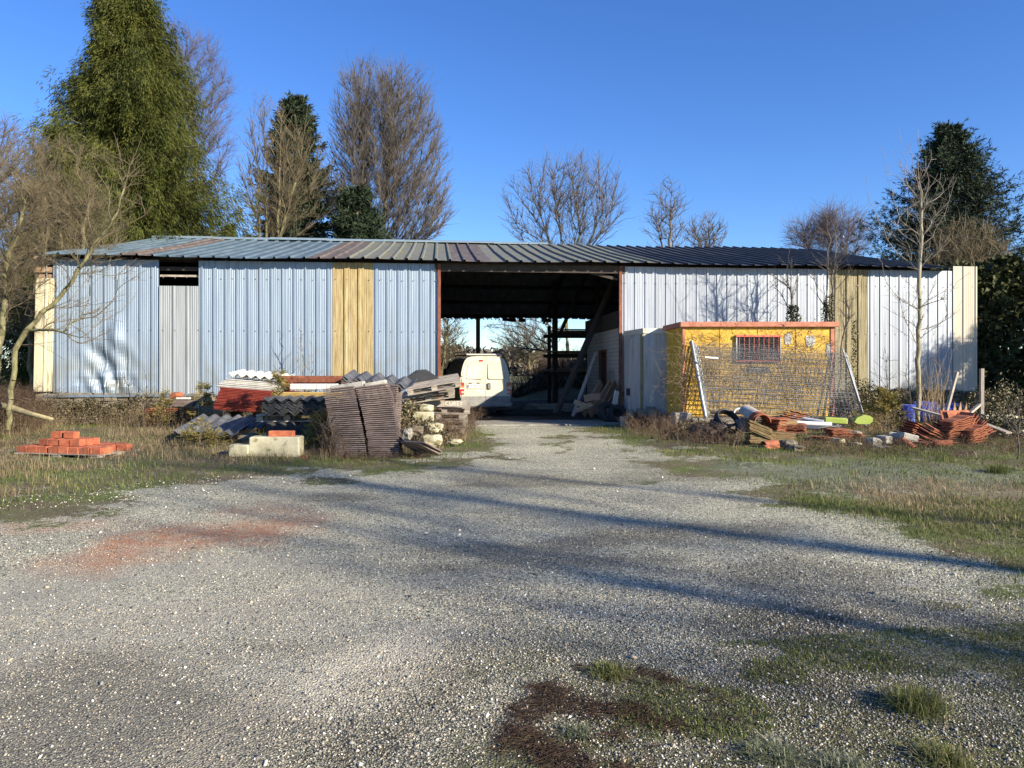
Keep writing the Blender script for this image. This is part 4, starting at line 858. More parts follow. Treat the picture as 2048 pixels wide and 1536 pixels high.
# cream stones and rubble right of the stack
def stone(px0, px1, py0, py1, Y, lb, m=limest, rz=0, name="stone_block", cat="stone block", dep=None, group=None, rock=False, ry=0.):
    a = P(px0, py1, Y); b = P(px1, py0, Y); w = b.x-a.x; h = b.z-a.z; c = Vector(((a.x+b.x)/2, Y+(dep or w*.5)/2, max((a.z+b.z)/2, h*.42)))
    mm = M()
    if rock: mm.rock((0,0,0), (w*1.05, dep or w*.8, h*1.05), seed=int(px0*7+py0))
    else: mm.rbox((0,0,0), (w, dep or w*.5, h), min(.02, h*.1))
    o = mm.build(name, m, loc=c, rot=(0, ry, rz)); return tag(o, lb, cat, group)
stone(497, 597, 874, 921, 12.5, "long cream limestone block lying in the grass before the corrugated stacks", dep=.35, rz=.03)
stone(456, 497, 890, 922, 12.45, "small cream limestone block left of the long one", dep=.26, rz=-.02)
stone(536, 586, 862, 874.5, 12.6, "single orange brick on top of the long limestone block", m=brick_o, name="brick", cat="brick", dep=.14)
stone(436, 456, 906, 920, 12.7, "small dark blue-black brick left of the small limestone block", m=fibre_k, name="brick", cat="brick", dep=.14)
stone(602, 613, 912, 923, 12.3, "orange brick fragment in the grass right of the long limestone block", m=brick_o, name="brick_fragment", cat="brick", rock=True)
stone(824, 866, 824, 862, 15.6, "upright cream limestone slab right of the brown tile stack", dep=.22)
stone(836, 866, 809, 824, 15.7, "rough cream stone lying on the upright slab", rock=True, dep=.3)
stone(846, 884, 846, 874, 15.0, "cream rubble stone half hidden by ivy under the upright slab", rock=True, dep=.3)
stone(838, 884, 871, 894, 14.0, "wide mossy cream stone lowest right of the tile stack", rock=True, dep=.35)
stone(816, 846, 852, 872, 14.6, "brown-grey rubble lump between the tiles and the cream stones", m=stonem, rock=True, dep=.3)
stone(800, 824, 858, 880, 14.2, "grey rubble lump nearest the fallen brown tiles", m=concr, rock=True, dep=.3)
stone(896, 925, 879, 889, 14.6, "flat pale stone in the grass by the drive edge", rock=True, dep=.2)
stone(470, 512, 868, 888, 14.8, "brown rubble stone under the low grey corrugated sheets", m=stonem, rock=True, dep=.4)
stone(375, 420, 872, 886, 15.2, "dark rubble stone propping the left of the low grey sheets", m=stonem, rock=True, dep=.5)
for i, (a, b, c, d, m_, lb) in enumerate(((366,398,806,838,limest,"pale whitewashed stone left of the red sheets"),(396,428,800,838,stonem,"brown squared stone nearest the red sheets"),(392,420,790,804,stonem,"brown stone resting above the others by the red sheets"),(420,440,812,840,stonem,"small brown stone touching the red sheets"),(352,372,812,838,limest,"small pale stone behind the orange tiles"))):
    stone(a, b, c, d, 19.2, lb, m=m_, rock=(i % 2 == 1), dep=.35)
# red and white sheets
def flat_sheet(L, Wd, name, m, th=.02, edge=.05):
    mm = M(); pr = [(-Wd/2, 0), (-Wd/2+edge*.5, -edge*.6), (-Wd/2+edge, 0), (Wd/2-edge, 0), (Wd/2-edge*.5, -edge*.6), (Wd/2, 0)]
    top = [(y, z+th) for y, z in pr]
    mm.prism(pr+top[::-1], -L/2, L/2, 'X'); me = mm.mesh(name); me.materials.append(m); return me
rs_ = flat_sheet(1.95, .9, "red_sheet", redm, .010, .07); ws_ = flat_sheet(1.5, .85, "white_sheet", whitem, .012, .06)
cxr = xx(512, 17.3)
for i in range(15):
    put(rs_, "metal_sheet", None, (cxr-.0*i+rg.uniform(-.015,.015)+(i*.012), 17.7+rg.uniform(-.02,.02), .56+.033*i), (0, .075+rg.uniform(-.004,.004), .02), "dull red metal sheet in the red stack left of the rusty frame", "metal sheet", "stack of red metal sheets")
for i in range(5):
    put(ws_, "metal_sheet", None, (cxr-.14+.05*i, 17.68+rg.uniform(-.02,.02), 1.085+.036*i), (0, .08+rg.uniform(-.01,.01), .02), "off-white sheet in the thin stack on top of the red sheets", "metal sheet", "white sheets on the red stack")
wcor = corrug(1.1, 6, .205, .034, .014, "white_corrugated", fibre_w)
put(wcor, "corrugated_sheet", None, (xx(508,17.1), 17.2, 1.335), (.08, .09, .04), "off-white corrugated sheet crowning the red and white stack", "corrugated sheet")
put(corrug(1.0, 5, .205, .034, .014, "white_corrugated_b", fibre_w), "corrugated_sheet", None, (xx(516,17.15), 17.3, 1.30), (.08, .09, .02), "second off-white corrugated sheet just under the topmost one", "corrugated sheet")
for px_ in (458, 505, 548): o = M().box((0,0,0), (.14, .9, .5)).build("timber_bearer", dkwood, loc=(xx(px_,17.5), 17.75, .27)); tag(o, {458:"dark bearer timber under the left end of the red stack",505:"dark bearer timber under the middle of the red stack",548:"dark bearer timber under the right end of the red stack"}[px_], "timber")
# rusty frame with bricks and tan channel
rf = empty("steel_tray", (xx(622,17), 17.2, 0), .03, "rusty brown steel tray frame raised behind the corrugated stacks", "steel frame")
wL = xx(690,17)-xx(556,17); z_ = lambda py, Y=17.: CZ+(HY-py)/F*Y
M().box((0, 0, z_(754)), (wL, .06, .05)).build("top_rail", rusty, rf); M().box((0, .28, z_(764)), (wL*.9, .03, .22)).build("back_plate", rusty, rf)
for sg in (-1, 1):
    M().add([(sg*wL/2, 0, z_(752)), (sg*wL/2, .5, z_(752)), (sg*wL*.40, .5, z_(778)), (sg*wL*.40, 0, z_(778)), (sg*(wL/2-.03), 0, z_(752)), (sg*(wL/2-.03), .5, z_(752)), (sg*(wL*.40-.03), .5, z_(778)), (sg*(wL*.40-.03), 0, z_(778))], [(0,1,2,3), (4,7,6,5), (0,4,5,1), (3,2,6,7), (0,3,7,4), (1,5,6,2)]).build("end_plate", rusty, rf)
M().box((-wL*.33, .02, z_(766)), (.05, .05, .24)).build("upright", rusty, rf)
tg = empty("metal_channel", (xx(632,17), 16.95, 0), .03, "tan painted steel channel under the rusty frame", "steel channel")
M().prism([(-.02, .62), (0, .9), (.06, .98), (.06, 1.0), (-.06, 1.0), (-.06, .98), (-.02, .9), (-.05, .6)], -.95, .95, 'X').build("channel", mat("tan_paint", lin(.40,.27,.08), lin(.55,.40,.16), rough=.5, scale=5), tg)
M().box((-.6, .3, .35), (.12, .5, .7)).build("stand", dkwood, tg); M().box((.6, .3, .35), (.12, .5, .7)).build("stand", dkwood, tg)
wbm = M().rbox((0,0,0), (.112, .2, .125), .006).mesh("white_block"); wbm.materials.append(mat("white_brick", lin(.58,.52,.47), lin(.70,.66,.62), rough=.8, scale=10, vary=.08))
for i in range(9): put(wbm, "white_brick", None, (xx(586,17)+.118*i, 17.05, z_(773)), (0,0,rg.uniform(-.03,.03)), "pale pinkish white brick in the row on the tan channel", "brick", "row of white bricks in the rusty frame")
put(corrug(.9, 5, .25, .035, .012, "top_corrugated", fibre_g), "corrugated_sheet", None, (xx(762,13.9), 13.6, z_(766, 13.8)), (.14, .13, .03), "grey corrugated sheet lying over the top of the brown tile stack", "corrugated sheet")
put(corrug(.9, 5, .25, .035, .012, "top_corrugated_b", fibre_g), "corrugated_sheet", None, (xx(758,13.9), 13.58, z_(768.5, 13.8)), (.14, .13, .03), "grey corrugated sheet under the one topping the tile stack", "corrugated sheet")
# orange tile stack on the left
for c_ in range(3):
    for i in range(10):
        put(orange_tile, "roof_tile", None, (xx(302+36*c_,19)+rg.uniform(-.015,.015), 19.2+rg.uniform(-.02,.02), .12+.043*i), (0, rg.uniform(-.02,.02), rg.uniform(-.03,.03)), "orange clay roof tile in the flat stack below the left wall", "roof tile", "flat stack of orange tiles by the left wall")
for i in range(5): put(brown_tile, "roof_tile", None, (xx(362,19)+.02*i, 19.15, .58+.03*i), (0, .03, .05), "grey-brown roof tile on the right end of the orange stack", "roof tile", "few grey-brown tiles on the orange stack")
stone(334, 360, 785, 797, 19.1, "orange half pot resting on the flat orange tile stack", m=terra, name="clay_pot_piece", cat="clay piece", rock=True, dep=.3)
stone(352, 378, 795, 798.5, 19.0, "thin white slat lying on the orange tile stack", m=whitem, name="white_strip", cat="strip", dep=.12)
# brick pallet
bp0 = G(137, 917); ang = .22
bpal = clone(pal); bpal.location = bp0+Vector((0,.35,.02)); bpal.rotation_euler = (0, 0, -ang); bpal.scale = (1.38, 1.35, .55); bpal['label'] = "low wooden pallet under the orange bricks on the grass"; del bpal['group']
bk = M().rbox((0,0,0), (.20, .145, .115), .006).mesh("brick"); bk.materials.append(brick_o)
ca, sa = math.cos(-ang), math.sin(-ang)
def brick_at(u, v, z, r=0., lb="", grp=""):
    put(bk, "brick", None, (bp0.x+u*ca-v*sa, bp0.y+.35+u*sa+v*ca, z), (rg.uniform(-.05,.05), rg.uniform(-.05,.05), -ang+r+rg.uniform(-.09,.09)), lb, "brick", grp)
for i in range(8):
    for j in (range(6) if i < 7 else (0, 1, 4)): brick_at(-.73+.208*i+rg.uniform(-.012,.012), -.42+.155*j, .15, 0, "orange brick in the bottom layer of the brick pallet", "bottom layer of bricks")
for i in range(4):
    for j in range(3): brick_at(-.42+.208*i, -.28+.16*j, .267, rg.uniform(-.12,.12), "orange brick in the second layer of the brick pallet", "second layer of bricks")
for i in range(2): brick_at(-.30+.26*i, -.15, .384, .1*i, "orange brick lying topmost on the brick pallet", "topmost bricks")
# pale log at far left
lg = M(); lg.tube([P(-60, 800, 17), P(20, 815, 17), P(60, 828, 16.6), P(105, 838, 16.2)], [.07, .08, .06, .03], 9); o = lg.build("fallen_log", mat("yellow_log", lin(.22,.18,.085), lin(.40,.35,.2), rough=.9, scale=9, bump=.3), smooth=True); tag(o, "pale yellow fallen log among the weeds at the left edge", "log")
# ------------------------------------------------------------------ van
van = empty("delivery_van", (xx(971.5, 24.1), 24.1, 0), math.radians(14), "old cream white panel van parked in the bay, rear doors to the yard", "van")
cream = mat("cream_van_paint", lin(.46,.42,.31), lin(.56,.52,.40), rough=.35, scale=2.5, spots=(2.2,.6,lin(.40,.35,.23)), spec=.5)
greyp = mat("grey_bumper_plastic", lin(.16,.16,.15), lin(.26,.26,.24), rough=.7, scale=6, spots=(5,.6,lin(.3,.27,.2)))
glass = mat("dark_glass", lin(.02,.025,.03), rough=.08, spec=.8); rubber = mat("tyre_rubber", lin(.02,.02,.02), lin(.035,.035,.035), rough=.9, scale=20)
redl = mat("red_lens", lin(.35,.012,.012), lin(.42,.03,.02), rough=.25, scale=5); orl = mat("amber_lens", lin(.6,.22,.03), rough=.25); cll = mat("clear_lens", lin(.6,.5,.42), rough=.2)
rim_m = mat("steel_rim", lin(.25,.25,.25), metal=.7, rough=.45)
prof = [(.30,.74), (.45,.80), (.62,.835), (.95,.845), (1.2,.83), (1.45,.79), (1.65,.735), (1.80,.67), (1.88,.60), (1.925,.48), (1.945,.25), (1.95,0)]
def slant(z): return .0 if z < .9 else (z-.9)**1.5*.11
vm = M(); secs = []
for (y, kz, kw) in ((.03, 1, .985), (.10, 1, 1), (1.0, 1.0, 1), (2.4, 1.0, 1), (3.0, .97, .99), (3.75, .56, .97), (4.3, .48, .93), (4.5, .30, .85)):
    row = []
    for (z, w) in prof+[(z, -w) for (z, w) in prof[-2::-1]]:
        zz = .30+(z-.30)*kz; ww = w if kz > .9 else (.83 if abs(w) > .3 else abs(w))*(1 if w > 0 else -1 if w < 0 else 0); row.append((ww*kw, y+(slant(z) if y < .5 else 0), zz))
    secs.append(row)
k = len(secs[0]); vm.v = [p for r_ in secs for p in r_]
for j in range(len(secs)-1):
    for i in range(k-1): vm.f.append((j*k+i, j*k+i+1, (j+1)*k+i+1, (j+1)*k+i))
    vm.f.append((j*k+k-1, j*k, (j+1)*k, (j+1)*k+k-1))
vm.f += [tuple(range(k)), tuple(reversed(range((len(secs)-1)*k, len(secs)*k)))]
bo = vm.build("body", cream, van)
def rear(name, pts, th, m, parent=None, off=0., bev=None):
    """flat piece following the slanted rear face; pts in (x, z)"""
    mm = M(); n_ = len(pts); mm.v = [(x, slant(z)+.03-off-th, z) for x, z in pts]+[(x, slant(z)+.03-off, z) for x, z in pts]
    mm.f = [tuple(range(n_)), tuple(reversed(range(n_, 2*n_)))]+[(i, n_+i, n_+(i+1) % n_, (i+1) % n_) for i in range(n_)]
    return mm.build(name, m, parent or van)
def rr(x0, x1, z0, z1, r=.06, tx0=0, tx1=0):
    """rounded rectangle; tx shift the top corners inwards"""
    out = []
    for (cx, cz, a0) in ((x1-r, z0+r, -90), (x1-r-tx1, z1-r, 0), (x0+r+tx0, z1-r, 90), (x0+r, z0+r, 180)):
        for q in range(4): a = math.radians(a0+q*30); out.append((cx+r*math.cos(a), cz+r*math.sin(a)))
    return out
dl = rear("rear_door", [(-.775,.66), (-.006,.66), (-.006,1.86), (-.52,1.855), (-.60,1.80), (-.68,1.6), (-.735,1.4), (-.77,1.15)], .012, cream); dr_ = rear("rear_door", [(.006,.66), (.775,.66), (.77,1.15), (.735,1.4), (.68,1.6), (.60,1.80), (.52,1.855), (.006,1.86)], .012, cream)
seamm = mat("door_seam_shadow_gap", lin(.22,.19,.13), rough=.8)
rear("window_blank_rim", rr(-.64, -.075, 1.20, 1.74, .07, .07, 0), .003, seamm, dl, .012); rear("window_blank", rr(-.632, -.083, 1.208, 1.732, .066, .07, 0), .004, cream, dl, .013)
rear("window_blank_rim", rr(.075, .64, 1.20, 1.72, .07, 0, .08), .003, seamm, dr_, .012); rear("window_blank", rr(.083, .632, 1.208, 1.712, .066, 0, .08), .004, cream, dr_, .013)
rear("plate_recess", rr(-.62, -.05, .89, 1.11, .04), .002, seamm, dl, .012); rear("plate_panel", rr(-.61, -.06, .90, 1.10, .035), .003, cream, dl, .013)
plt = rear("number_plate", rr(-.60, -.10, .925, 1.035, .012), .006, mat("plate_white", lin(.72,.70,.62), rough=.5), dl, .017)
rear("plate_band", [(-.595,.93), (-.555,.93), (-.555,1.03), (-.595,1.03)], .002, mat("plate_blue", lin(.06,.12,.45), rough=.5), plt, .0235).parent = dl
bt_ = mat("black_letters", lin(.03,.03,.035), rough=.6); text("plate_letters", "FM-282-BG", .105, bt_, dl, (-.325, .03-.0255+slant(.98), .978), (math.radians(90), 0, 0), .001)
for x in (-.50, -.24): rear("plate_lamp", rr(x-.05, x+.05, 1.062, 1.09, .01), .012, blackp, dl, .016)
rear("door_handle", rr(.05, .16, .87, 1.08, .03), .012, blackp, dr_, .012); rear("handle_lever", rr(.085, .13, .90, 1.05, .01), .012, greyp, dr_, .024)
rear("brake_light", rr(-.20, -.06, 1.775, 1.83, .025), .01, redl, dl, .012)
for sg, nm in ((-1, "hinge"), (1, "hinge")):
    for z in (1.30, .76): rear(nm, rr(*(sorted((sg*.79, sg*.68))), z, z+.06, .01), .02, cream, dl if sg < 0 else dr_, .01)
tm_ = text("maker_badge", "UTILITY", .001, bt_, dr_, (.5, 0, .7), (0,0,0)) if False else None
# lights
for sg in (-1, 1):
    a, b = sorted((sg*.855, sg*.70)); tl = rear("tail_light", [(a,.72), (b,.72), (b,1.10), (a+.0,1.10)], .03, redl, None, .0); rear("amber_lens", [(a+.01,.94), (b-.01,.94), (b-.01,.99), (a+.01,.99)], .004, orl, tl, .031); rear("clear_lens", [(a+.01,.89), (b-.01,.89), (b-.01,.935), (a+.01,.935)], .004, cll, tl, .031)
rear("lower_strip", [(-.80,.50), (-.008,.50), (-.008,.66), (-.80,.66)], .02, greyp, None, .0); rear("lower_strip", [(.008,.50), (.80,.50), (.80,.66), (.008,.66)], .02, greyp, None, .0)
M().rbox((0, .0, .40), (1.74, .22, .20), .05).build("rear_bumper", greyp, van)
M().box((0, .6, .27), (1.3, 1.0, .12)).build("underbody", dkwood, van)
for (x, y) in ((-.68,.85), (.68,.85), (-.68,3.75), (.68,3.75)):
    w_ = empty("wheel", (x, y, .31)); w_.parent = van
    mm = M(); pts = [(-.1, .22), (-.1, .28), (-.075, .31), (.075, .31), (.1, .28), (.1, .22)]; nn_ = 24
    for q in range(nn_):
        a = 2*math.pi*q/nn_
        for (u, r_) in pts: mm.v.append((u, r_*math.cos(a), r_*math.sin(a)))
    for q in range(nn_):
        for i in range(6): mm.f.append((q*6+i, q*6+(i+1) % 6, ((q+1) % nn_)*6+(i+1) % 6, ((q+1) % nn_)*6+i))
    mm.build("tyre", rubber, w_); M().tube([(-.08,0,0), (.08,0,0)], .22, 20).tube([(-.095,0,0), (.095,0,0)], .07, 12).build("rim", rim_m, w_)
M().box((-.838, 3.0, 1.35), (.02, .75, .38)).build("side_window", glass, van); M().box((.838, 3.0, 1.35), (.02, .75, .38)).build("side_window", glass, van)
M().add([(-.7, 3.05, 1.80), (.7, 3.05, 1.80), (.78, 3.72, 1.24), (-.78, 3.72, 1.24)], [(0,1,2,3)]).build("windscreen", glass, van)
rack = empty("roof_rack", (0,0,0)); rack.parent = van; blk = mat("black_steel", lin(.015,.015,.017), rough=.5)
for sg in (-1, 1):
    M().tube([(sg*.60, .35, 1.99), (sg*.60, .35, 2.10), (sg*.60, 2.6, 2.10), (sg*.60, 2.6, 1.99)], .012, 6).tube([(sg*.60, .35, 2.0), (sg*.60, 2.6, 2.0)], .012, 6).tube([(sg*.60, 1.1, 2.0), (sg*.60, 1.1, 2.1)], .01, 5).tube([(sg*.60, 1.9, 2.0), (sg*.60, 1.9, 2.1)], .01, 5).tube([(sg*.58, .9, 1.86), (sg*.60, .9, 2.0)], .012, 5).tube([(sg*.58, 2.2, 1.86), (sg*.60, 2.2, 2.0)], .012, 5).build("side_rail", blk, rack)
for y in (.35, .8, 1.25, 1.7, 2.15, 2.6): M().tube([(-.60, y, 2.0), (.60, y, 2.0)], .012, 6).build("cross_bar", blk, rack)
M().tube([(-.58, .28, 2.0), (.58, .28, 2.0)], .03, 8).build("loading_roller", mat("light_alloy", lin(.5,.5,.48), metal=.5, rough=.5), rack)
# ------------------------------------------------------------------ right-hand side
yel = mat("yellow_cabin_paint", lin(.46,.27,.025), lin(.64,.41,.05), rough=.7, scale=3, c3=lin(.56,.34,.03), spots=(3.4,.64,lin(.34,.22,.04)), bump=.1)
terp = mat("terracotta_paint", lin(.36,.13,.075), lin(.50,.21,.13), rough=.8, scale=5, spots=(6,.64,lin(.25,.12,.08)), bump=.1)
peel = mat("peeled_white", lin(.25,.25,.23), lin(.50,.50,.47), rough=.8, scale=14)
redp = mat("faded_red_paint", lin(.50,.07,.045), lin(.60,.16,.10), rough=.6, scale=8)
cab = empty("site_cabin", (4.18, 18.4, 0), math.radians(2.5), "faded yellow site cabin with flat terracotta roof edge and barred window, overgrown with dry creepers", "cabin")
CW, CDp, z0c, z1c = 3.80, 1.55, .36, 2.56
cbx = lambda p: (p-1365)*.01232; cz = lambda py: CZ+(HY-py)/F*18.42
M().box((CW/2, CDp/2, (z0c+z1c)/2), (CW, CDp, z1c-z0c)).build("wall", yel, cab)
for x in (.95, 1.9, 2.85): M().box((x, -.003, (z0c+z1c)/2), (.05, .018, z1c-z0c-.04)).build("panel_joint", yel, cab)
M().box((-.004, CDp*.52, (z0c+z1c)/2), (.018, .04, z1c-z0c-.04)).build("panel_joint", yel, cab)
for x in (.03, CW-.05): M().box((x, -.008, (z0c+z1c)/2), (.09 if x > 1 else .06, .03, z1c-z0c)).build("corner_post", terp, cab)
M().rbox((CW/2, CDp/2, z1c+.06), (CW+.16, CDp+.22, .125), .01, (0, -.003, 0)).build("roof", terp, cab)
wx0, wx1, wz0, wz1 = cbx(1473), cbx(1562), cz(722), cz(672)
win = empty("window", (0,0,0)); win.parent = cab
M().box(((wx0+wx1)/2, -.012, (wz0+wz1)/2), (wx1-wx0, .03, wz1-wz0)).build("pane", mat("black_window", lin(.008,.008,.01), rough=.25), win)
M().box(((wx0+wx1)/2, -.05, wz1), (wx1-wx0+.04, .09, .045)).build("lintel", redp, win); M().box(((wx0+wx1)/2, -.05, wz0), (wx1-wx0+.04, .06, .04)).build("sill", redp, win)
for x, w in ((wx0, .03), (wx1, .03)): M().box((x, -.04, (wz0+wz1)/2), (w, .05, wz1-wz0)).build("frame_side", peel, win)
bars = M()
for i in range(9): x = wx0+.06+(wx1-wx0-.12)*i/8; bars.tube([(x, -.075, wz0), (x, -.075, wz1)], .008, 6)
bars.build("grille", redp, win)
for (a, b, c, d, r_) in ((1570,1588,664,690,.3), (1612,1636,668,694,0), (1655,1672,684,718,.1)):
    mm = M(); cxp, czp = (cbx(a)+cbx(b))/2, (cz(c)+cz(d))/2; rr_ = random.Random(a); pts = []
    for q in range(16):
        t = 2*math.pi*q/16; u = rr_.uniform(.75, 1.1); pts.append((cxp+math.cos(t)*(cbx(b)-cbx(a))/2*u, czp+math.sin(t)*(cz(c)-cz(d))/2*u))
    mm.prism(pts, -.012, -.001); mm.build("peeled_patch", peel, cab)
sg_ = empty("sign_plate", (0,0,0)); sg_.parent = cab
M().box(((cbx(1496)+cbx(1541))/2, -.016, (cz(734)+cz(746))/2), (cbx(1541)-cbx(1496), .012, cz(734)-cz(746))).build("plate", mat("sign_grey", lin(.07,.07,.075), rough=.6), sg_)
lt = M(); rr_ = random.Random(6)
for row in (737.3, 742.6):
    x = cbx(1498.5)
    while x < cbx(1539): w = rr_.uniform(.010, .022); lt.box((x+w/2, -.0235, cz(row)), (w, .003, rr_.uniform(.022, .036))); x += w+.013
lt.build("worn_lettering", peel, sg_)
M().box((cbx(1408), -.62, cz(716)), (.32, .03, .035), (0, .06, 0)).build("white_tag", mat("white_plastic", lin(.75,.75,.72), rough=.4))
tag(bpy.data.objects["white_tag"], "short white plastic label strip caught on the mesh fencing", "strip"); o = bpy.data.objects["white_tag"]; o.location = cab.location; o.rotation_euler = cab.rotation_euler
# blocks under the cabin
for i, (a, b, c, d, Yq, lb) in enumerate(((1350,1385,826,858,18.0,"grey concrete block under the left corner of the yellow cabin"),(1384,1430,836,858,17.9,"long mossy block beside the one under the cabin's left corner"),(1440,1480,836,860,18.1,"grey block under the yellow cabin left of its window"),(1560,1600,838,862,18.1,"grey block under the middle of the yellow cabin"),(1650,1690,838,862,18.1,"grey block under the right corner of the yellow cabin"))): stone(a, b, c, d, Yq, lb, m=concr, name="concrete_block", cat="concrete block", dep=.5)
# white container
ct = empty("storage_container", (3.525, 20.1, 0), 0, "dirty white storage unit with a tall door, wedged between yellow cabin and bay", "container")
whd = mat("dirty_white_panel", lin(.36,.37,.37), lin(.55,.55,.53), rough=.6, scale=3, stretch=(2,2,.3), spots=(4,.62,lin(.28,.27,.22)))
dxc = 3.25-3.525; dyc = 1.65; hc = 2.62
M().prism([(0,0), (1.5,.1), (1.3,dyc+.1), (dxc,dyc)], .28, hc-.14, 'Z').build("body", whd, ct)
M().prism([(-.02,-.03), (1.55,.07), (1.3,dyc+.12), (dxc-.02,dyc)], hc-.14, hc, 'Z').build("roof_rim", mat("cream_rim", lin(.52,.50,.42), lin(.64,.62,.54), rough=.7, scale=4, spots=(5,.6,lin(.36,.33,.24))), ct)
dv = Vector((dxc, dyc, 0)); nv_ = Vector((-dyc, dxc, 0)).normalized()
def onside(t0, t1, z0, z1, th, nm, m, par=None):
    a = dv*t0+nv_*0; b = dv*t1; vs = []
    for off in (0, th):
        for p, z in ((a, z0), (b, z0), (b, z1), (a, z1)): q = p+nv_*(.004+off); vs.append((q.x, q.y, z))
    return M().add(vs, [(0,1,2,3), (7,6,5,4), (0,4,5,1), (1,5,6,2), (2,6,7,3), (3,7,4,0)]).build(nm, m, par or ct)
onside(.28, .80, .34, hc-.22, .03, "door", whd); onside(.0, .1, .28, hc-.16, .03, "corner_post", mat("olive_edge", lin(.17,.16,.08), lin(.26,.24,.14), rough=.8))
onside(.62, .78, .78, .98, .045, "door_lock", blk); onside(.3, .8, .27, .33, .05, "door_sill", redp)
# mesh fence panels leaning on the cabin
galvt = mat("galvanised_tube", lin(.14,.155,.17), lin(.25,.27,.29), metal=.4, rough=.5, scale=8, stretch=(1,1,.3))
def fence_panel(x0, x1, zb, zt, yb, yt, lb, seed, sag=.0, posts=(1,1)):
    o = empty("mesh_fence_panel", cab.location, cab.rotation_euler.z, lb, "fence panel", "mesh panels leaning on the yellow cabin")
    rgf = random.Random(seed)
    A = Vector((x0, yb, zb)); B = Vector((x1, yb-.02, zb-sag)); C_ = Vector((x0-.16, yt, zt)); Dp = Vector((x1-.28, yt, zt-sag*1.3))
    fr_ = lambda u, v: (A*(1-u)+B*u)*(1-v)+(C_*(1-u)+Dp*u)*v+Vector((0, math.sin(u*5+seed)*.02+math.sin(v*4+seed)*.015, math.sin(u*3+seed)*.012))
    if posts[0]: M().tube([fr_(0, 0), fr_(0, 1)], .021, 8).build("post", galvt, o)
    if posts[1]: M().tube([fr_(1, 0), fr_(1, 1)], .021, 8).build("post", galvt, o)
    S0, S1, Rr = [], [], []
    nv2 = 37
    for i in range(1, nv2):
        u = i/nv2
        for q in range(3): S0.append(fr_(u, .02+.96*q/3)); S1.append(fr_(u, .02+.96*(q+1)/3)); Rr.append(.0023)
    hs = []
    v = .05
    while v < .99: hs.append(v); v += .055+(.0)
    for k_, v in enumerate(hs):
        for q in range(10): S0.append(fr_(q/10, v)); S1.append(fr_((q+1)/10, v)); Rr.append(.0034 if k_ % 3 else .0050)
    link("wire_mesh", segmesh("wire_mesh", S0, S1, Rr, Rr, 4), galvt, o)
    return o
fl = ["frontmost mesh fence panel, its post leaning at the far left", "second mesh fence panel from the front, shifted a little right", "third mesh fence panel, its post furthest right", "fourth mesh fence panel, standing a little lower", "rearmost mesh fence panel, nearest the yellow wall"]
for i in range(5):
    fence_panel(.33+.05*i, 4.22+.045*i-.02, .40-.03*i, 2.20-.035*i, -.72+.075*i, -.14+.022*i, fl[i], i, sag=.13+.02*(i % 3), posts=(1, 1))
M().tube([(0.33, -.80, .4), (.17, -.2, 2.2)], .045, 10).build("steel_pole", galvt, loc=cab.location, rot=cab.rotation_euler); tag(bpy.data.objects["steel_pole"], "thick blue-grey steel pole leaning at the left end of the fence panels", "pole")
# creepers on the cabin
rv = np.random.default_rng(55); S0, S1, Rr = [], [], []
def walk(p, d, n_, stp, rad, flat, drift, noise=.5):
    p = np.array(p, float); d = np.array(d, float)
    for i in range(n_):
        d = d+rv.normal(0, noise, 3)*[1, .25, 1]+np.array(drift); d /= np.linalg.norm(d); q = p+d*stp
        q[1] = min(max(q[1], flat[0]), flat[1]); S0.append(p.copy()); S1.append(q.copy()); Rr.append(rad*(1-.5*i/n_)); p = q
for i in range(180):
    x = rv.uniform(.0, 3.8)**1.0; walk((x, rv.uniform(-.3, -.03), rv.uniform(.4, 1.3)), (rv.normal(0, .5), 0, 1), rv.integers(9, 22), .10, rv.uniform(.0025, .006), (-.35, -.015), (0, 0, .10))
for i in range(80):
    walk((rv.uniform(.0, 3.7), -.05, rv.uniform(2.0, 2.45)), (rv.choice([-1, 1]), 0, rv.normal(0, .3)), rv.integers(6, 16), .11, rv.uniform(.0025, .005), (-.15, -.015), (0, 0, 0))
for i in range(90):
    walk((rv.uniform(-.15, .35), rv.uniform(-.6, -.1), rv.uniform(.3, 1.9)), (-.4, -.2, .6), rv.integers(6, 14), .11, rv.uniform(.002, .005), (-.9, -.0), (0, 0, -.08))
S0 = np.array(S0); S1 = np.array(S1); Rr = np.array(Rr)
cr_o = empty("dry_creeper", cab.location, cab.rotation_euler.z, "tangle of leafless brown creeper stems covering the yellow cabin front", "creeper")
link("stems", segmesh("stems", S0, S1, Rr, Rr*.9, 3), mat("creeper_stems", lin(.10,.07,.045), lin(.24,.18,.12), rough=.9, scale=2), cr_o)
NL = 3000; idx = rv.integers(0, len(S0), NL); Cn = S0[idx]+rv.normal(0, .03, (NL, 3)); Cn[:, 1] = np.minimum(Cn[:, 1], -.02); Dn = norm(rv.normal(0, 1, (NL, 3))+[0,0,-.5]); Wn = norm(np.cross(Dn, rv.normal(0, 1, (NL, 3)))); Ln = rv.uniform(.015, .045, NL)
dryleaf = mat("dry_leaves", lin(.07,.045,.022), lin(.30,.22,.12), rough=.9, attr='tint', c3=lin(.16,.11,.06), transl=.2)
link("dead_leaves", leaves_mesh("dead_leaves", Cn, Dn, Wn, Ln, Ln*.3, rv.random(NL)), dryleaf, cr_o)
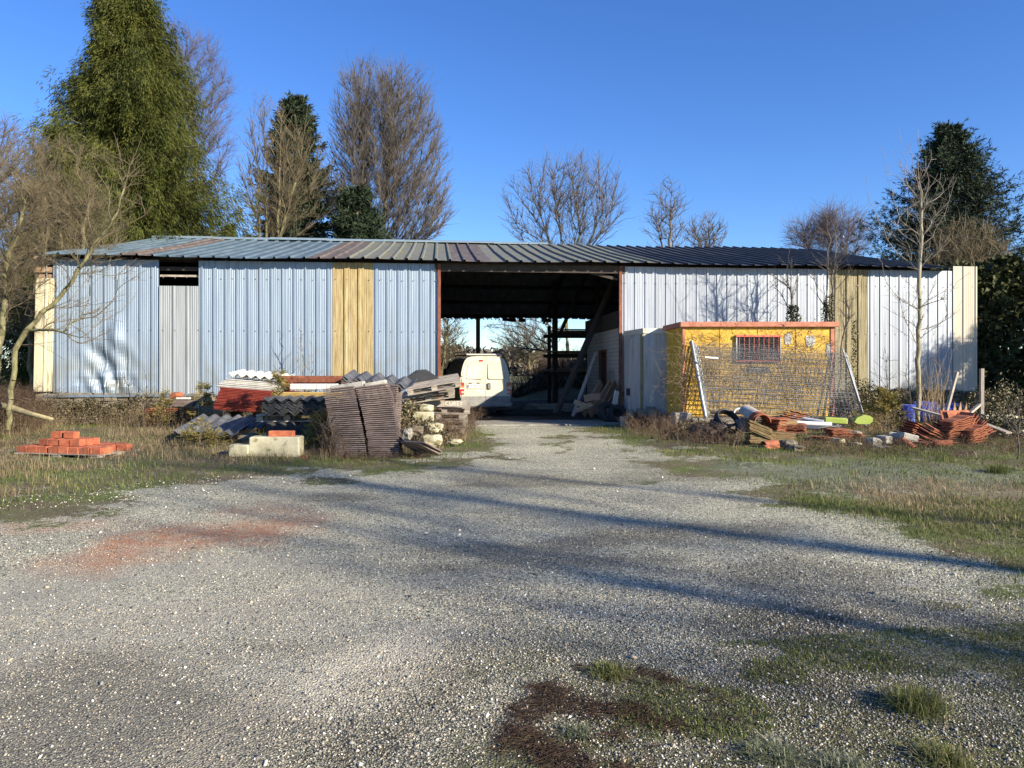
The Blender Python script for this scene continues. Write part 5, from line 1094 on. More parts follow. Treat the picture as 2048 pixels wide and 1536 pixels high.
# ---- tile and rubble heap in front of the cabin
xr_ = lambda p, Y: (p-1024)/F*Y
def half_pipe(p, Y, r, L, th, m, lb, rz=0., rx=0., py=845, name="ridge_tile", cat="ridge tile", group=None):
    mm = M(); k_ = 15; vs = []
    for y in (0, L):
        rr2 = r*(1-.06*(y/L))
        for q in range(k_): a = math.pi*q/(k_-1); vs.append((math.cos(a)*rr2, y, math.sin(a)*rr2))
        for q in range(k_): a = math.pi*q/(k_-1); vs.append((math.cos(a)*(rr2-th), y, math.sin(a)*(rr2-th)))
    S = 2*k_; fs = []
    for i in range(k_-1): fs += [(i, i+1, S+i+1, S+i), (k_+i, S+k_+i, S+k_+i+1, k_+i+1), (i, k_+i, k_+i+1, i+1), (S+i, S+i+1, S+k_+i+1, S+k_+i)]
    fs += [(0, S, S+k_, k_), (k_-1, 2*k_-1, S+2*k_-1, S+k_-1)]
    mm.add(vs, fs); me = mm.mesh(name); me.shade_smooth(); me.materials.append(m)
    try: me.set_sharp_from_angle(angle=math.radians(50))
    except Exception: pass
    return put(me, name, None, P(p, py, Y), (rx, 0, rz), lb, cat, group)
Yh = 14.6; sh = Yh/F
half_pipe(1526, Yh, .165, .45, .018, terra, "large orange half-round ridge tile arching over the middle of the heap", rz=.02, rx=.05, py=845)
half_pipe(1523, Yh+.05, .185, .45, .018, terra, "second orange ridge tile nested over the large arch", rz=-.02, rx=.12, py=845)
half_pipe(1513, Yh+.35, .17, .45, .016, mat("grey_ridge", lin(.3,.28,.24), lin(.48,.45,.40), rough=.7, scale=7), "pale grey worn ridge tile behind the orange arch", rz=.2, rx=.25, py=838)
def slab_stack(p, py, Y, n_, me, rz, ry, dz, lb, grp, rx=0., dx=.0, name="roof_tile"):
    for i in range(n_): q = P(p, py, Y); put(me, name, None, (q.x+dx*i+rg.uniform(-.012,.012), q.y+rg.uniform(-.015,.015), q.z+dz*i), (rx+rg.uniform(-.03,.03), ry+rg.uniform(-.03,.03), rz+rg.uniform(-.06,.06)), lb, "roof tile", grp)
slab_stack(1520, 884, 14.4, 6, mossy_tile, .05, .0, .028, "mossy olive roof tile in the flat stack at the left foot of the heap", "flat mossy tile stack")
slab_stack(1556, 882, 14.5, 6, mossy_tile, -.05, .02, .03, "mossy roof tile in the second flat stack right of the left one", "second flat mossy tile stack", dx=.008)
slab_stack(1515, 868, 14.35, 7, mossy_tile, .15, .38, .029, "mossy orange roof tile tilted under the big arch", "tilted mossy tiles")
slab_stack(1560, 862, 14.75, 9, orange_tile, .4, .05, .026, "orange roof tile in the stack right of the big arch", "orange tiles right of the arch", dx=.004)
slab_stack(1590, 864, 14.7, 6, orange_tile, -.3, .0, .028, "orange roof tile standing in the short stack by the white pipe", "orange tiles by the white pipe", dx=.0)
slab_stack(1575, 835, 15.1, 4, orange_tile, .2, .22, .03, "orange roof tile sliding off the top rear of the heap", "sliding orange tiles", dx=.06)
slab_stack(1550, 848, 15.0, 5, orange_tile, .1, .0, .03, "orange roof tile hidden behind the arch", "orange tiles behind the arch")
slab_stack(1677, 876, 15.3, 7, orange_tile, .1, .0, .028, "orange roof tile in the small neat stack right of the white pipe", "small neat orange stack")
slab_stack(1645, 878, 15.2, 2, orange_tile, .6, .1, .03, "orange tile lying left of the small neat stack", "loose tiles left of the neat stack")
slab_stack(1705, 870, 15.6, 2, orange_tile, -.4, .05, .03, "orange tile lying right of the small neat stack", "loose tiles right of the neat stack")
half_pipe(1527, 13.9, .10, .30, .014, terra, "small broken orange ridge piece in the grass below the heap", rz=-1.2, rx=.1, py=893)
stone(1480, 1510, 838, 866, 14.9, "purplish brown clay lump at the left of the heap", m=tile_b, rock=True, dep=.5)
stone(1530, 1562, 890, 903, 13.7, "crumbled orange brick below the heap", m=terra, rock=True, dep=.2)
def rod(name, p0, p1, r, m, lb, cat, n=12):
    a, b = Vector(p0), Vector(p1); d = b-a; mm = M(); mm.tube([(0,0,0), (0,0,d.length)], r, n)
    o = mm.build(name, m, loc=a, smooth=False); o.rotation_mode = 'QUATERNION'; o.rotation_quaternion = d.to_track_quat('Z', 'Y'); return tag(o, lb, cat)
whp = mat("white_pipe", lin(.72,.73,.74), lin(.80,.80,.80), rough=.35); grp_ = mat("grey_pipe", lin(.36,.38,.42), lin(.5,.52,.56), rough=.45, scale=9)
rod("white_pipe", P(1594, 846, 15.1), P(1663, 849, 15.0), .045, whp, "short thick white plastic pipe across the heap", "pipe")
rod("white_pipe", P(1590, 853, 15.2), P(1640, 855, 15.1), .03, whp, "thinner white pipe partly under the thick one", "pipe")
rod("grey_pipe", P(1585, 834, 15.7), P(1647, 844, 15.4), .04, grp_, "light grey pipe lying behind the white one", "pipe")
rod("dark_pipe", P(1610, 857, 15.3), P(1682, 852, 15.5), .02, blk, "thin dark rod below the white pipe", "rod")
rod("timber_rail", P(1480, 845, 15.2), P(1420, 866, 15.0), .03, dkwood, "dark bent rod sloping left of the heap", "rod"); rod("timber_rail", P(1420, 825, 16.6), P(1500, 826, 16.4), .03, dkwood, "dark horizontal rod below the fence panels", "rod")
rod("clay_pipe", P(1556, 847, 14.6), P(1592, 846, 14.7), .06, terra_d, "mossy clay pipe between the arch and white pipe", "pipe")
lime = mat("lime_foam", lin(.34,.44,.06), lin(.44,.52,.12), rough=.7, scale=5)
def boxthing(name, p, py, Y, d, rot, m, lb, cat, b=.012):
    o = M().rbox((0,0,0), d, b).build(name, m, loc=P(p, py, Y), rot=rot); return tag(o, lb, cat)
boxthing("lime_box", 1671, 841, 15.9, (.44, .22, .12), (0,.05,-.25), lime, "long lime-green foam box by the foot of the fence panels", "box")
pm = M(); pm.prism([(-.18,-.04), (-.12,.06), (0,.11), (.13,.10), (.19,.05), (.19,-.02), (.12,-.08), (-.1,-.08)], -.12, .12); tag(pm.build("lime_box", lime, loc=P(1724, 840, 16.2), rot=(0,0,-.2)), "rounded lime-green foam piece right of the fence panels", "foam piece")
def coil(p, py, Y, R, lb, m=blackp, n_=4, rx=.9):
    mm = M(); pts = [(math.cos(a)*R*(1+.05*math.sin(a*3)), math.sin(a)*R, .035*a/(2*math.pi)) for a in np.linspace(0, 2*math.pi*n_, 22*n_)]
    mm.tube(pts, .022, 6); return tag(mm.build("hose_coil", m, loc=P(p, py, Y), rot=(rx, .2, .3), smooth=True), lb, "hose coil")
coil(1452, 846, 15.4, .26, "coil of black corrugated hose left of the tile heap"); coil(1438, 858, 15.2, .2, "smaller coil of black hose below the larger one", rx=.3); coil(1480, 832, 15.8, .16, "thin pale hose loop above the black coil", m=grp_, n_=1, rx=1.3)
for (p, py, Y, w, h, lb) in ((1425,868,15.6,.6,.3,"black plastic sheet crumpled under the hose coils"), (1400,862,16.2,.5,.35,"black crumpled plastic further left of the coils"), (1590,898,13.6,.3,.16,"dark stone in weeds below the tile heap"), (1575,876,14.2,.35,.2,"dark stone just below the white pipe")):
    o = M().rock((0,0,0), (w, .5, h), seed=p).build("dark_lump", blackp if 'plastic' in lb else stonem, loc=(xr_(p,Y), Y, h*.42)); tag(o, lb, "plastic heap" if 'plastic' in lb else "stone")
# broken concrete
for i, (a, b, c, d, Y, m_, lb) in enumerate(((1742,1768,876,893,14.2,concr,"broken pale concrete lump leftmost of the rubble row"),(1766,1786,873,888,14.5,concr,"grey concrete lump second in the rubble row"),(1786,1812,866,890,14.6,concr,"large grey concrete lump in the middle of the rubble row"),(1806,1838,868,884,14.4,concr,"tilted square concrete slab at the right of the rubble row"),(1752,1768,893,902,13.8,concr,"small white-faced block end in the weeds"),(1768,1778,893,903,13.8,concr,"smaller white-faced block end beside another"),(1712,1728,886,892,14.0,limest,"small triangular cream stone chip"),(1674,1688,878,886,14.3,limest,"small cream stone under the neat orange stack"),(1700,1730,862,880,15.5,stonem,"dark rubble right of the neat orange stack"))):
    stone(a, b, c, d, Y, lb, m=m_, name="concrete_rubble", cat="rubble", rock=(i % 2 == 0), rz=.3*(i % 3), ry=.25 if i == 3 else 0, dep=.28)
# orange tile pile on the right
Yp = 15.3
long_tile = tile_mesh(.50, .36, .012, .012, "long_orange_tile", terra, 2, False)
def fan(n_, c0, c1, r0, r1, lb, grp, me=orange_tile):
    c0, c1 = Vector(c0), Vector(c1)
    for i in range(n_):
        t = i/(n_-1); p = c0.lerp(c1, t); r_ = [r0[q]*(1-t)+r1[q]*t+rg.uniform(-.035,.035) for q in range(3)]
        put(me, "roof_tile", None, p+Vector((rg.uniform(-.03,.03), rg.uniform(-.04,.04), 0)), r_, lb, "roof tile", grp)
fan(9, P(1808, 880, 15.2), P(1832, 852, 15.4), (.1,.30,.5), (.15,.42,.55), "orange tile in the left slanting stack of the big pile", "left slanting orange tiles", long_tile)
fan(9, P(1850, 880, 15.0), P(1880, 862, 15.1), (.25,.35,.2), (.3,.42,.2), "broad orange tile face-up in front of the big pile", "face-up orange tiles in front", long_tile)
fan(7, P(1875, 862, 15.6), P(1898, 846, 15.8), (.3,.35,.4), (.3,.42,.4), "broad orange tile face-up at the back of the big pile", "face-up orange tiles at the back", long_tile)
fan(13, P(1908, 884, 15.0), P(1915, 838, 15.0), (0,-.04,.12), (0,-.22,.20), "orange tile in the tall middle stack of the big pile", "tall middle stack of orange tiles", long_tile)
fan(8, P(1942, 882, 14.9), P(1945, 856, 14.9), (0,-.1,.4), (0,-.25,.4), "orange tile in the low right stack of the big pile", "low right stack of orange tiles")
fan(11, P(1930, 843, 15.2), P(1962, 868, 15.2), (.0,-1.05,.3), (0,-.35,.3), "orange tile leaning in the fanned row on the right of the pile", "fanned row of orange tiles")
fan(3, P(1906, 838, 15.4), P(1916, 838, 15.4), (1.2,0,.1), (1.2,0,.1), "orange tile standing on edge atop the pile", "orange tiles standing on edge", long_tile)
slab_stack(1860, 890, 14.2, 2, orange_tile, .2, .05, .03, "loose orange tile in front of the big pile", "loose tiles before the big pile")
half_pipe(1905, 13.9, .09, .3, .013, terra, "curved orange tile half buried in front of the pile", rz=1.2, py=890); half_pipe(1828, 13.7, .07, .26, .012, terra, "small curved orange shard at the foot of the pile", rz=.6, rx=.6, py=898)
# posts, stakes, planks
def plank(name, p0, p1, w, h, m, lb, cat="plank", roll=0.):
    a, b = Vector(p0), Vector(p1); d = b-a; o = M().box((d.length/2, 0, 0), (d.length, w, h)).build(name, m, loc=a); o.rotation_mode = 'QUATERNION'; o.rotation_quaternion = d.to_track_quat('X', 'Z') @ Matrix.Rotation(roll, 3, 'X').to_quaternion(); return tag(o, lb, cat)
plank("timber_post", (xr_(1963,16.2), 16.2, 0), P(1963.5, 737, 16.2), .07, .07, gywood, "tall square grey timber post standing right of the tile pile", "post")
plank("timber_post", P(1893, 822, 16.0), P(1914, 744, 16.1), .06, .05, gywood, "grey timber stake leaning behind the tile pile", "post")
plank("timber_plank", P(1826, 816, 16.3), P(1890, 833, 15.8), .14, .04, gywood, "grey plank sloping down to the left side of the tile pile")
plank("timber_plank", P(1970, 848, 15.6), P(2018, 866, 15.0), .14, .03, gywood, "grey plank poking out right of the tile pile")
plank("timber_plank", P(1930, 835, 16.0), P(1960, 808, 16.2), .07, .05, gywood, "short grey brace slanting towards the tall post")
for i, (p, h) in enumerate(((1885,808), (1909,806), (1920,806), (1931,808))):
    mm = M(); mm.prism([(-.035,-.45), (.035,-.45), (.03,.0), (.0,.16), (-.035,.0)], -.012, .012); tag(mm.build("pointed_stake", brwood, loc=P(p, h+12, 16.1), rot=(0,.08*(i-1),.2)), "pointed wooden stake tip poking up behind the pile, one of a row", "stake", "pointed stakes behind the tile pile")
blue = mat("blue_plastic", lin(.012,.03,.26), lin(.025,.06,.40), rough=.4, scale=3, spots=(5,.6,lin(.1,.2,.55)), bump=.3, bscale=6)
def barrel(p, Y, r, h, lb, rot=(0,0,0), zc=None):
    mm = M(); mm.tube([(0,0,-h/2), (0,0,-h/2+.04), (0,0,-h*.2), (0,0,-h*.18), (0,0,h*.18), (0,0,h*.2), (0,0,h/2-.04), (0,0,h/2)], [r*.9, r, r, r*1.04, r*1.04, r, r, r*.9], 20)
    o = mm.build("plastic_barrel", blue, loc=(xr_(p,Y), Y, zc if zc else h/2), rot=rot); return tag(o, lb, "barrel")
barrel(1812, 20.6, .28, .55, "blue plastic barrel against the right wall behind the conifer shrub"); barrel(1878, 20.9, .30, .48, "blue plastic barrel behind the bare tree and reeds"); barrel(1912, 21.0, .33, .55, "blue plastic barrel nearest the cream end of the wall")
barrel(1850, 20.9, .30, .6, "darker blue barrel lying on its side by the right wall", (1.57, 0, 1.2), .32)
# inside and at the mouth of the bay
def inb(px, y, z): return bw(bx(px, y), y, z)
plank("leaning_timber", P(1112, 828, 22.6), P(1228, 560, 25.0), .16, .12, dkwood, "long dark beam leaning steeply across the right of the bay", "timber")
plank("leaning_timber", P(1146, 832, 21.9), P(1192, 705, 23.4), .10, .05, gywood, "thinner grey timber leaning beside the long dark beam", "timber")
for i, (a, b, c, d, lb) in enumerate(((1166,828,1203,765,"light brown board leaning leftmost against the room wall"), (1180,830,1222,766,"light brown board leaning second against the room wall"), (1196,828,1231,765,"light brown board leaning third against the room wall"), (1206,826,1236,774,"narrow board leaning nearest the rusty post"))):
    plank("leaning_board", P(a, b, 21.75+.05*i), P(c, d, 22.3+.05*i), .035, .26 if i < 3 else .14, brwood, lb, "board", roll=.25)
plank("loose_board", P(1148, 803, 21.7), P(1180, 814, 21.6), .03, .13, brwood, "loose brown board end sticking out to the left", "board"); plank("loose_board", P(1152, 822, 21.6), P(1184, 808, 21.5), .03, .12, brwood, "loose brown board crossing low before the leaning ones", "board"); plank("loose_board", P(1168, 797, 21.6), P(1200, 792, 21.6), .03, .2, brwood, "short wide brown board before the leaning ones", "board")
plank("leaning_board", P(1226, 826, 21.5), P(1234, 782, 21.6), .03, .17, whitem, "small pale yellowish board beside the rusty post", "board")
for i, (a, b, lb) in enumerate(((1217, .34, "black tyre lying against the boards at the bay corner"), (1234, .3, "second black tyre right of the first at the bay corner"))):
    mm = M(); R1_, r1_ = b, .09
    for q in range(28):
        for w in range(8): A, B_ = 2*math.pi*q/28, 2*math.pi*w/8; mm.v.append(((R1_-r1_+r1_*math.cos(B_))*math.cos(A), r1_*math.sin(B_), (R1_-r1_+r1_*math.cos(B_))*math.sin(A)))
    for q in range(28):
        for w in range(8): mm.f.append((q*8+w, ((q+1) % 28)*8+w, ((q+1) % 28)*8+(w+1) % 8, q*8+(w+1) % 8))
    o = mm.build("old_tyre", rubber, loc=(xr_(a,21.3), 21.3-.1*i, b*.85), rot=(-.5, .1, .5-.3*i), smooth=True); tag(o, lb, "tyre")
for i, (a, b, c, d, lb, m_) in enumerate(((1243,1256,824,838,"grey plastic bucket at the foot of the white storage unit",concr), (1255,1272,820,838,"rounded stone beside the grey bucket",stonem), (1272,1296,818,842,"dark stone before the white storage unit",stonem), (1292,1320,815,845,"larger dark stone left of the yellow cabin",stonem), (1318,1345,828,850,"grey stone at the left corner of the yellow cabin",stonem))):
    if i: stone(a, b, c, d, 19.4, lb, m=m_, rock=True, dep=.35, cat="stone")
    else: tag(M().tube([(0,0,0), (0,0,.26)], [.11,.14], 16).build("bucket", concr, loc=(xr_(1250,20.0), 20.0, .0)), lb, "bucket")
# timber rack behind, with stored beams
rk = empty("timber_rack", bw(bx(1110, 9), 9, 0), BA, "dark open timber rack stacked with planks deep in the bay", "rack")
L_ = bx(1190, 9)-bx(1110, 9)
for x in (.0, L_): M().box((x, 0, 1.7), (.14, .14, 3.4)).build("upright", dkwood, rk); M().box((x, 1.6, 1.7), (.14, .14, 3.4)).build("upright", dkwood, rk)
for z in (1.35, 2.1, 2.95): M().box((L_/2, -.02, z), (L_+.5, .1, .14)).build("cross_rail", dkwood, rk); M().box((L_/2, 1.62, z), (L_+.5, .1, .14)).build("cross_rail", dkwood, rk)
n_ = 0
for (z, k_) in ((1.42, 7), (2.17, 8), (3.02, 5)):
    for i in range(k_):
        q = bw(bx(1110, 9)+.02+rg.uniform(-.2,.1), 8.8+.22*i, z+.035+.05*rg.randint(0, 2)); o = M().box((L_*.55, 0, 0), (L_*rg.uniform(1.0,1.25), .16, .045)).build("stored_plank", gywood if i % 3 else brwood, loc=q, rot=(0, 0, BA+rg.uniform(-.05,.05)))
        tag(o, {1.42: "plank stored on the lowest rail of the dark rack", 2.17: "plank stored on the middle rail of the dark rack", 3.02: "plank stored on the top rail of the dark rack"}[z], "plank", {1.42: "planks on the lowest rack rail", 2.17: "planks on the middle rack rail", 3.02: "planks on the top rack rail"}[z])
for i in range(9):
    q = bw(bx(1120, 5.5)+rg.uniform(-.2,.2), 4.6+.25*i, .06+.055*(i % 4)); tag(M().box((0, 0, 0), (rg.uniform(1.6,2.4), .18, .05)).build("floor_plank", gywood, loc=q, rot=(0, 0, BA+rg.uniform(-.3,.3))), "grey plank in the low heap on the bay floor under the rack", "plank", "planks heaped on the bay floor")
for i in range(5):
    q = bw(bx(1060, 4)+rg.uniform(-.2,.2), 3.4+.3*i, .05+.04*(i % 3)); tag(M().box((0, 0, 0), (rg.uniform(1.5,2.2), .2, .06)).build("floor_plank", dkwood, loc=q, rot=(0, 0, BA-.2+rg.uniform(-.1,.1))), "dark plank lying on the bay floor right of the van", "plank", "dark planks right of the van")
# ------------------------------------------------------------------ grass, weeds, stones
VR = np.random.default_rng(321)
grass_m = mat("grass_blades", lin(.045,.065,.014), lin(.31,.27,.13), rough=.7, c3=lin(.125,.16,.038), attr='tint', spec=.2, transl=.3)
straw_m = mat("dry_stalks", lin(.10,.07,.04), lin(.46,.37,.23), rough=.85, c3=lin(.25,.19,.11), attr='tint', spec=.2, transl=.2)
bram_m = mat("bramble_stems", lin(.03,.02,.013), lin(.19,.14,.095), rough=.85, c3=lin(.085,.055,.036), attr='tint', spec=.2)
frost_m = mat("frosted_grass", lin(.08,.095,.04), lin(.34,.34,.24), rough=.8, c3=lin(.18,.20,.115), attr='tint', spec=.3, transl=.2)
def spread(XY, s=.22): return XY+VR.normal(0, s, XY.shape)
def hz(XY): return height(XY[:, 0], XY[:, 1])
def blades(name, XY, hgt, wid, m, lean=.5, tintmu=.5, tintsd=.2, parent=None, base_z=None):
    N = len(XY); z = hz(XY)-.005 if base_z is None else base_z; h = hgt*VR.uniform(.45, 1.2, N)*(.35+1.3*vnoise(XY[:, 0]*2.3, XY[:, 1]*2.3, 77, 3)**1.5*1.6); a = VR.uniform(0, 2*np.pi, N); d = np.stack([np.cos(a), np.sin(a), np.zeros(N)], 1)
    sdv = np.stack([-np.sin(a), np.cos(a), np.zeros(N)], 1); ln = lean*VR.random(N)*h; B = np.stack([XY[:, 0], XY[:, 1], z], 1); w = wid*VR.uniform(.6, 1.3, N)
    M1 = B+d*(ln*.35)[:, None]+np.array([0,0,1])*(h*.55)[:, None]; T = B+d*ln[:, None]*1.15+np.array([0,0,1])*(h*(1-.25*(ln/np.maximum(h, 1e-3))))[:, None]
    Vv = np.stack([B-sdv*w[:, None]*.5, B+sdv*w[:, None]*.5, M1+sdv*w[:, None]*.4, M1-sdv*w[:, None]*.4, T], 1).reshape(-1, 3); b = (np.arange(N)*5)[:, None]
    t = np.clip(VR.normal(tintmu, tintsd, N) if np.isscalar(tintmu) else tintmu+VR.normal(0, tintsd, N), 0, 1)
    me = npmesh(name, Vv, [b+np.array([[0,1,2,3]]), b+np.array([[3,2,4]])], np.repeat(t, 5)); return link(name, me, m, parent)
def dens(XY, sc, thr, seed, soft=.12):
    v = vnoise(XY[:, 0]*sc, XY[:, 1]*sc, seed, 3); return XY[VR.random(len(XY)) < np.clip((v-thr)/soft+.5, 0, 1)]
def near(XY, y0=9.): # fewer, since far blades are sub-pixel
    return XY
GL = [(-300,1035),(0,1022),(120,1004),(250,985),(400,964),(560,950),(700,946),(850,934),(930,910),(978,888),(972,868),(940,850),(900,843),(-300,843)]
GR = [(1180,868),(1290,905),(1400,932),(1470,962),(1560,990),(1660,1022),(1800,1066),(1930,1112),(2048,1160),(2300,1260),(2300,843),(1140,843)]
XY = np.vstack([scatter(GL, 62000, VR), scatter(GR, 62000, VR)]); XY = spread(dens(XY, 1.0, .47, 31))
o = blades("grass", XY, .06, .008, grass_m, .8, vnoise(XY[:, 0]*.7, XY[:, 1]*.7, 41, 3)*.9+.02, .13); tag(o, "short green grass on both verges of the gravel drive", "grass", kind='stuff')
# grass close to the camera on the right
XY = scatter([(1500,985),(1700,1030),(1930,1110),(2048,1160),(2300,1300),(2300,1000),(1900,1000)], 26000, VR); XY = spread(dens(XY, 1.4, .52, 33), .3)
o = blades("grass", XY, .04, .006, grass_m, .8, .5, .18); tag(o, "mossy green grass fringing the gravel at the right", "grass", kind='stuff')
XY = scatter([(1640,975),(1850,962),(2048,968),(2500,1000),(2500,1110),(2048,1056),(1900,1034),(1720,1005)], 13000, VR); XY = spread(dens(XY, 1.1, .52, 34), .3)
o = blades("dry_grass", XY, .07, .005, straw_m, 1.2, .62, .2); tag(o, "pale straw-coloured dead grass at the right edge", "dry grass", kind='stuff')
XY = scatter([(1390,927),(1700,930),(2048,945),(2300,960),(2300,1000),(2048,982),(1800,985),(1600,975),(1450,955)], 9000, VR); XY = dens(XY, 1.3, .52, 35)
o = blades("frosted_grass", XY, .025, .007, frost_m, .9, .5, .2); tag(o, "low frosty grey-green grass in the shaded strip on the right", "grass", kind='stuff')
XY = scatter([(-200,1010),(0,1000),(300,950),(640,925),(850,910),(940,880),(930,850),(-200,850)], 52000, VR); XY = dens(XY, .8, .44, 36)
o = blades("dry_grass", XY, .13, .005, straw_m, 1.3, .5, .22); tag(o, "matted brown dead grass around the left heaps", "dry grass", kind='stuff')
XY = scatter([(1240,870),(1400,905),(1700,915),(2048,925),(2300,930),(2300,850),(1300,850)], 22000, VR); XY = dens(XY, .9, .5, 37)
o = blades("dry_grass", XY, .14, .005, straw_m, 1.3, .42, .22); tag(o, "matted brown dead grass before the right heaps", "dry grass", kind='stuff')
# weed stems: bent stalks with side shoots
def weeds(name, XY, hgt, m, label, rad=.0035, shoots=5, lean=.35, tm=.5, ts=.22, zb=None, cat="weeds", arch=0., top=0.):
    N = len(XY); z = hz(XY) if zb is None else zb; h = hgt*VR.uniform(.35, 1.2, N); a = VR.uniform(0, 2*np.pi, N); d = np.stack([np.cos(a), np.sin(a), np.zeros(N)], 1); up = np.array([0,0,1.])
    B = np.stack([XY[:, 0], XY[:, 1], z], 1); ln = (lean*VR.random(N))[:, None]; ns = 5; S0, S1, R0, R1, T = [], [], [], [], []; pts = []
    for i in range(ns+1):
        t = i/ns; pts.append(B+d*(ln*h[:, None]*t**1.6)+up*(h*(t-arch*t*t))[:, None]+(VR.normal(0, .025, (N, 3))*h[:, None]*(1 if i else 0)))
    tt = np.clip(VR.normal(tm, ts, N), 0, 1); r = rad*VR.uniform(.6, 1.3, N)
    for i in range(ns): S0.append(pts[i]); S1.append(pts[i+1]); R0.append(r*(1-.7*i/ns)); R1.append(r*(1-.7*(i+1)/ns)); T.append(tt)
    for k in range(shoots):
        t = VR.uniform(.25, .95, N)*ns; i = np.minimum(t.astype(int), ns-1); P_ = np.array(pts); p = P_[i, np.arange(N)]*(1-(t-i))[:, None]+P_[i+1, np.arange(N)]*(t-i)[:, None]
        dv = norm(VR.normal(0, 1, (N, 3))*[1,1,.4]+up*.8); e = p+dv*(h*VR.uniform(.08, .28, N))[:, None]; S0.append(p); S1.append(e); R0.append(r*.5); R1.append(r*.25); T.append(tt)
    me = segmesh(name, np.concatenate(S0), np.concatenate(S1), np.concatenate(R0), np.concatenate(R1), 3, np.concatenate(T)); o = link(name, me, m); return tag(o, label, cat, kind='stuff')
weeds("dry_weeds", dens(scatter([(-250,905),(80,880),(280,872),(440,870),(400,858),(270,856),(250,842),(-250,842)], 2300, VR), .8, .45, 51), .55, straw_m, "tall dry weed stalks below the left wall", tm=.4)
weeds("brambles", dens(scatter([(-250,925),(60,925),(240,915),(440,905),(450,870),(-250,870)], 4200, VR), .9, .5, 71), .16, bram_m, "low matted dead stems over the left verge", rad=.003, shoots=7, lean=1.6, arch=.5, tm=.55)
weeds("brambles", dens(scatter([(600,935),(830,930),(900,905),(640,905)], 700, VR), 2, .45, 72), .22, bram_m, "dead brown stems around the foot of the tile stack", rad=.003, shoots=7, lean=1.3, arch=.4, tm=.5)
weeds("dry_weeds", scatter([(400,890),(560,893),(640,925),(880,905),(940,870),(930,845),(280,845)], 1500, VR), .38, straw_m, "dry weed stalks between the left heaps", tm=.4)
weeds("brambles", scatter([(-300,900),(-20,880),(90,866),(75,842),(-300,842)], 3600, VR), 1.25, bram_m, "reddish brown bramble thicket at the left end of the barn", rad=.005, shoots=6, lean=.8, arch=.25, tm=.55)
weeds("brambles", np.vstack([scatter([(70,853),(440,853),(440,846),(60,846)], 550, VR), scatter([(640,920),(690,926),(690,900),(640,890)], 120, VR)]), .8, bram_m, "thin reddish bramble shoots before the left wall", rad=.0035, shoots=7, lean=.5, tm=.6)
weeds("brambles", scatter([(830,905),(900,892),(955,872),(948,848),(870,846),(800,870)], 750, VR), .75, bram_m, "brown bramble tangle between the pallets and the drive", rad=.004, shoots=7, lean=.9, arch=.3, tm=.6)
weeds("brambles", scatter([(1250,872),(1340,895),(1420,910),(1480,915),(1490,860),(1300,852),(1250,855)], 800, VR), .55, bram_m, "dry bramble tangle left of the right heap", rad=.004, shoots=7, lean=.9, arch=.3, tm=.6)
weeds("brambles", scatter([(1600,915),(1750,918),(1960,918),(2080,915),(2300,905),(2300,860),(1970,872),(1860,893),(1700,885),(1600,893)], 2300, VR), .30, bram_m, "low mat of dead brambles before the right tile pile", rad=.0035, shoots=7, lean=1.2, arch=.45, tm=.5)
weeds("dry_weeds", scatter([(1700,870),(1790,872),(1800,850),(1700,848)], 320, VR), .5, straw_m, "dry stalks around the green shrub by the right wall", tm=.45)
weeds("reeds", scatter([(1846,868),(1880,868),(1890,853),(1848,853)], 60, VR), 1.9, straw_m, "tall dry reed stalks beside the front bare tree", rad=.006, shoots=2, lean=.25, tm=.55)
weeds("dry_weeds", scatter([(1960,880),(2300,900),(2300,850),(1960,850)], 800, VR), .6, bram_m, "brambles and vines over the rubble at the right edge", rad=.004, shoots=7, lean=.9, arch=.35, tm=.6)
# ivy and leaf cover: leafy mounds
ivy_m = mat("ivy_leaves", lin(.018,.025,.010), lin(.24,.19,.10), rough=.6, c3=lin(.075,.07,.030), attr='tint', spec=.35)
def leafy(name, P3, m, label, size=(.025,.06), cat="ivy", tm=.5, ts=.25):
    N = len(P3); Dn = norm(VR.normal(0, 1, (N, 3))+[0,-.3,-.3]); Wn = norm(np.cross(Dn, VR.normal(0, 1, (N, 3)))); L = VR.uniform(*size, N)
    o = link(name, leaves_mesh(name, P3, Dn, Wn, L, L*.38, np.clip(VR.normal(tm, ts, N), 0, 1)), m); return tag(o, label, cat, kind='stuff')
def wallband(pa, pb, n, y0, z1, seed, thick=.25):
    x = VR.uniform(bx(pa), bx(pb), n); z = VR.random(n)**1.1*z1*(.55+.6*vnoise(x*1.1, x*0, seed, 3)); y = y0-VR.random(n)*thick*(1-.5*z/z1)
    k = VR.random(n) < np.clip(vnoise(x*2.2, z*2.2, seed+3, 2)*2.2-.4, .15, 1); x, y, z = x[k], y[k], z[k]
    return np.stack([BO.x+BU.x*x+BN.x*y, BO.y+BU.y*x+BN.y*y, z], 1)
leafy("ivy", wallband(72, 878, 34000, -.03, 1.0, 3), ivy_m, "dead and green ivy hiding the stone plinth of the left wall", tm=.55)
leafy("ivy", wallband(1243, 1950, 26000, -.03, 1.05, 5), ivy_m, "ivy hiding the plinth of the right wall", tm=.5)
def mound(px, Y, rx, ry, h, n, label, m=ivy_m, tm=.5, size=(.03,.07), cat="ivy"):
    c = G(px, HY+CZ*F/Y); a = VR.uniform(0, 2*np.pi, n); r = np.sqrt(VR.random(n)); z = h*np.sqrt(np.maximum(1-r*r, 0))*VR.uniform(.7, 1.1, n)*(.7+.6*vnoise(np.cos(a)*r*3, np.sin(a)*r*3, int(px), 2))
    return leafy("ivy_mound", np.stack([c.x+np.cos(a)*r*rx, c.y+np.sin(a)*r*ry, z], 1), m, label, size, cat, tm)
mound(1725, 19.8, 1.1, .7, 1.1, 5000, "ivy-covered mound left of the blue barrels")
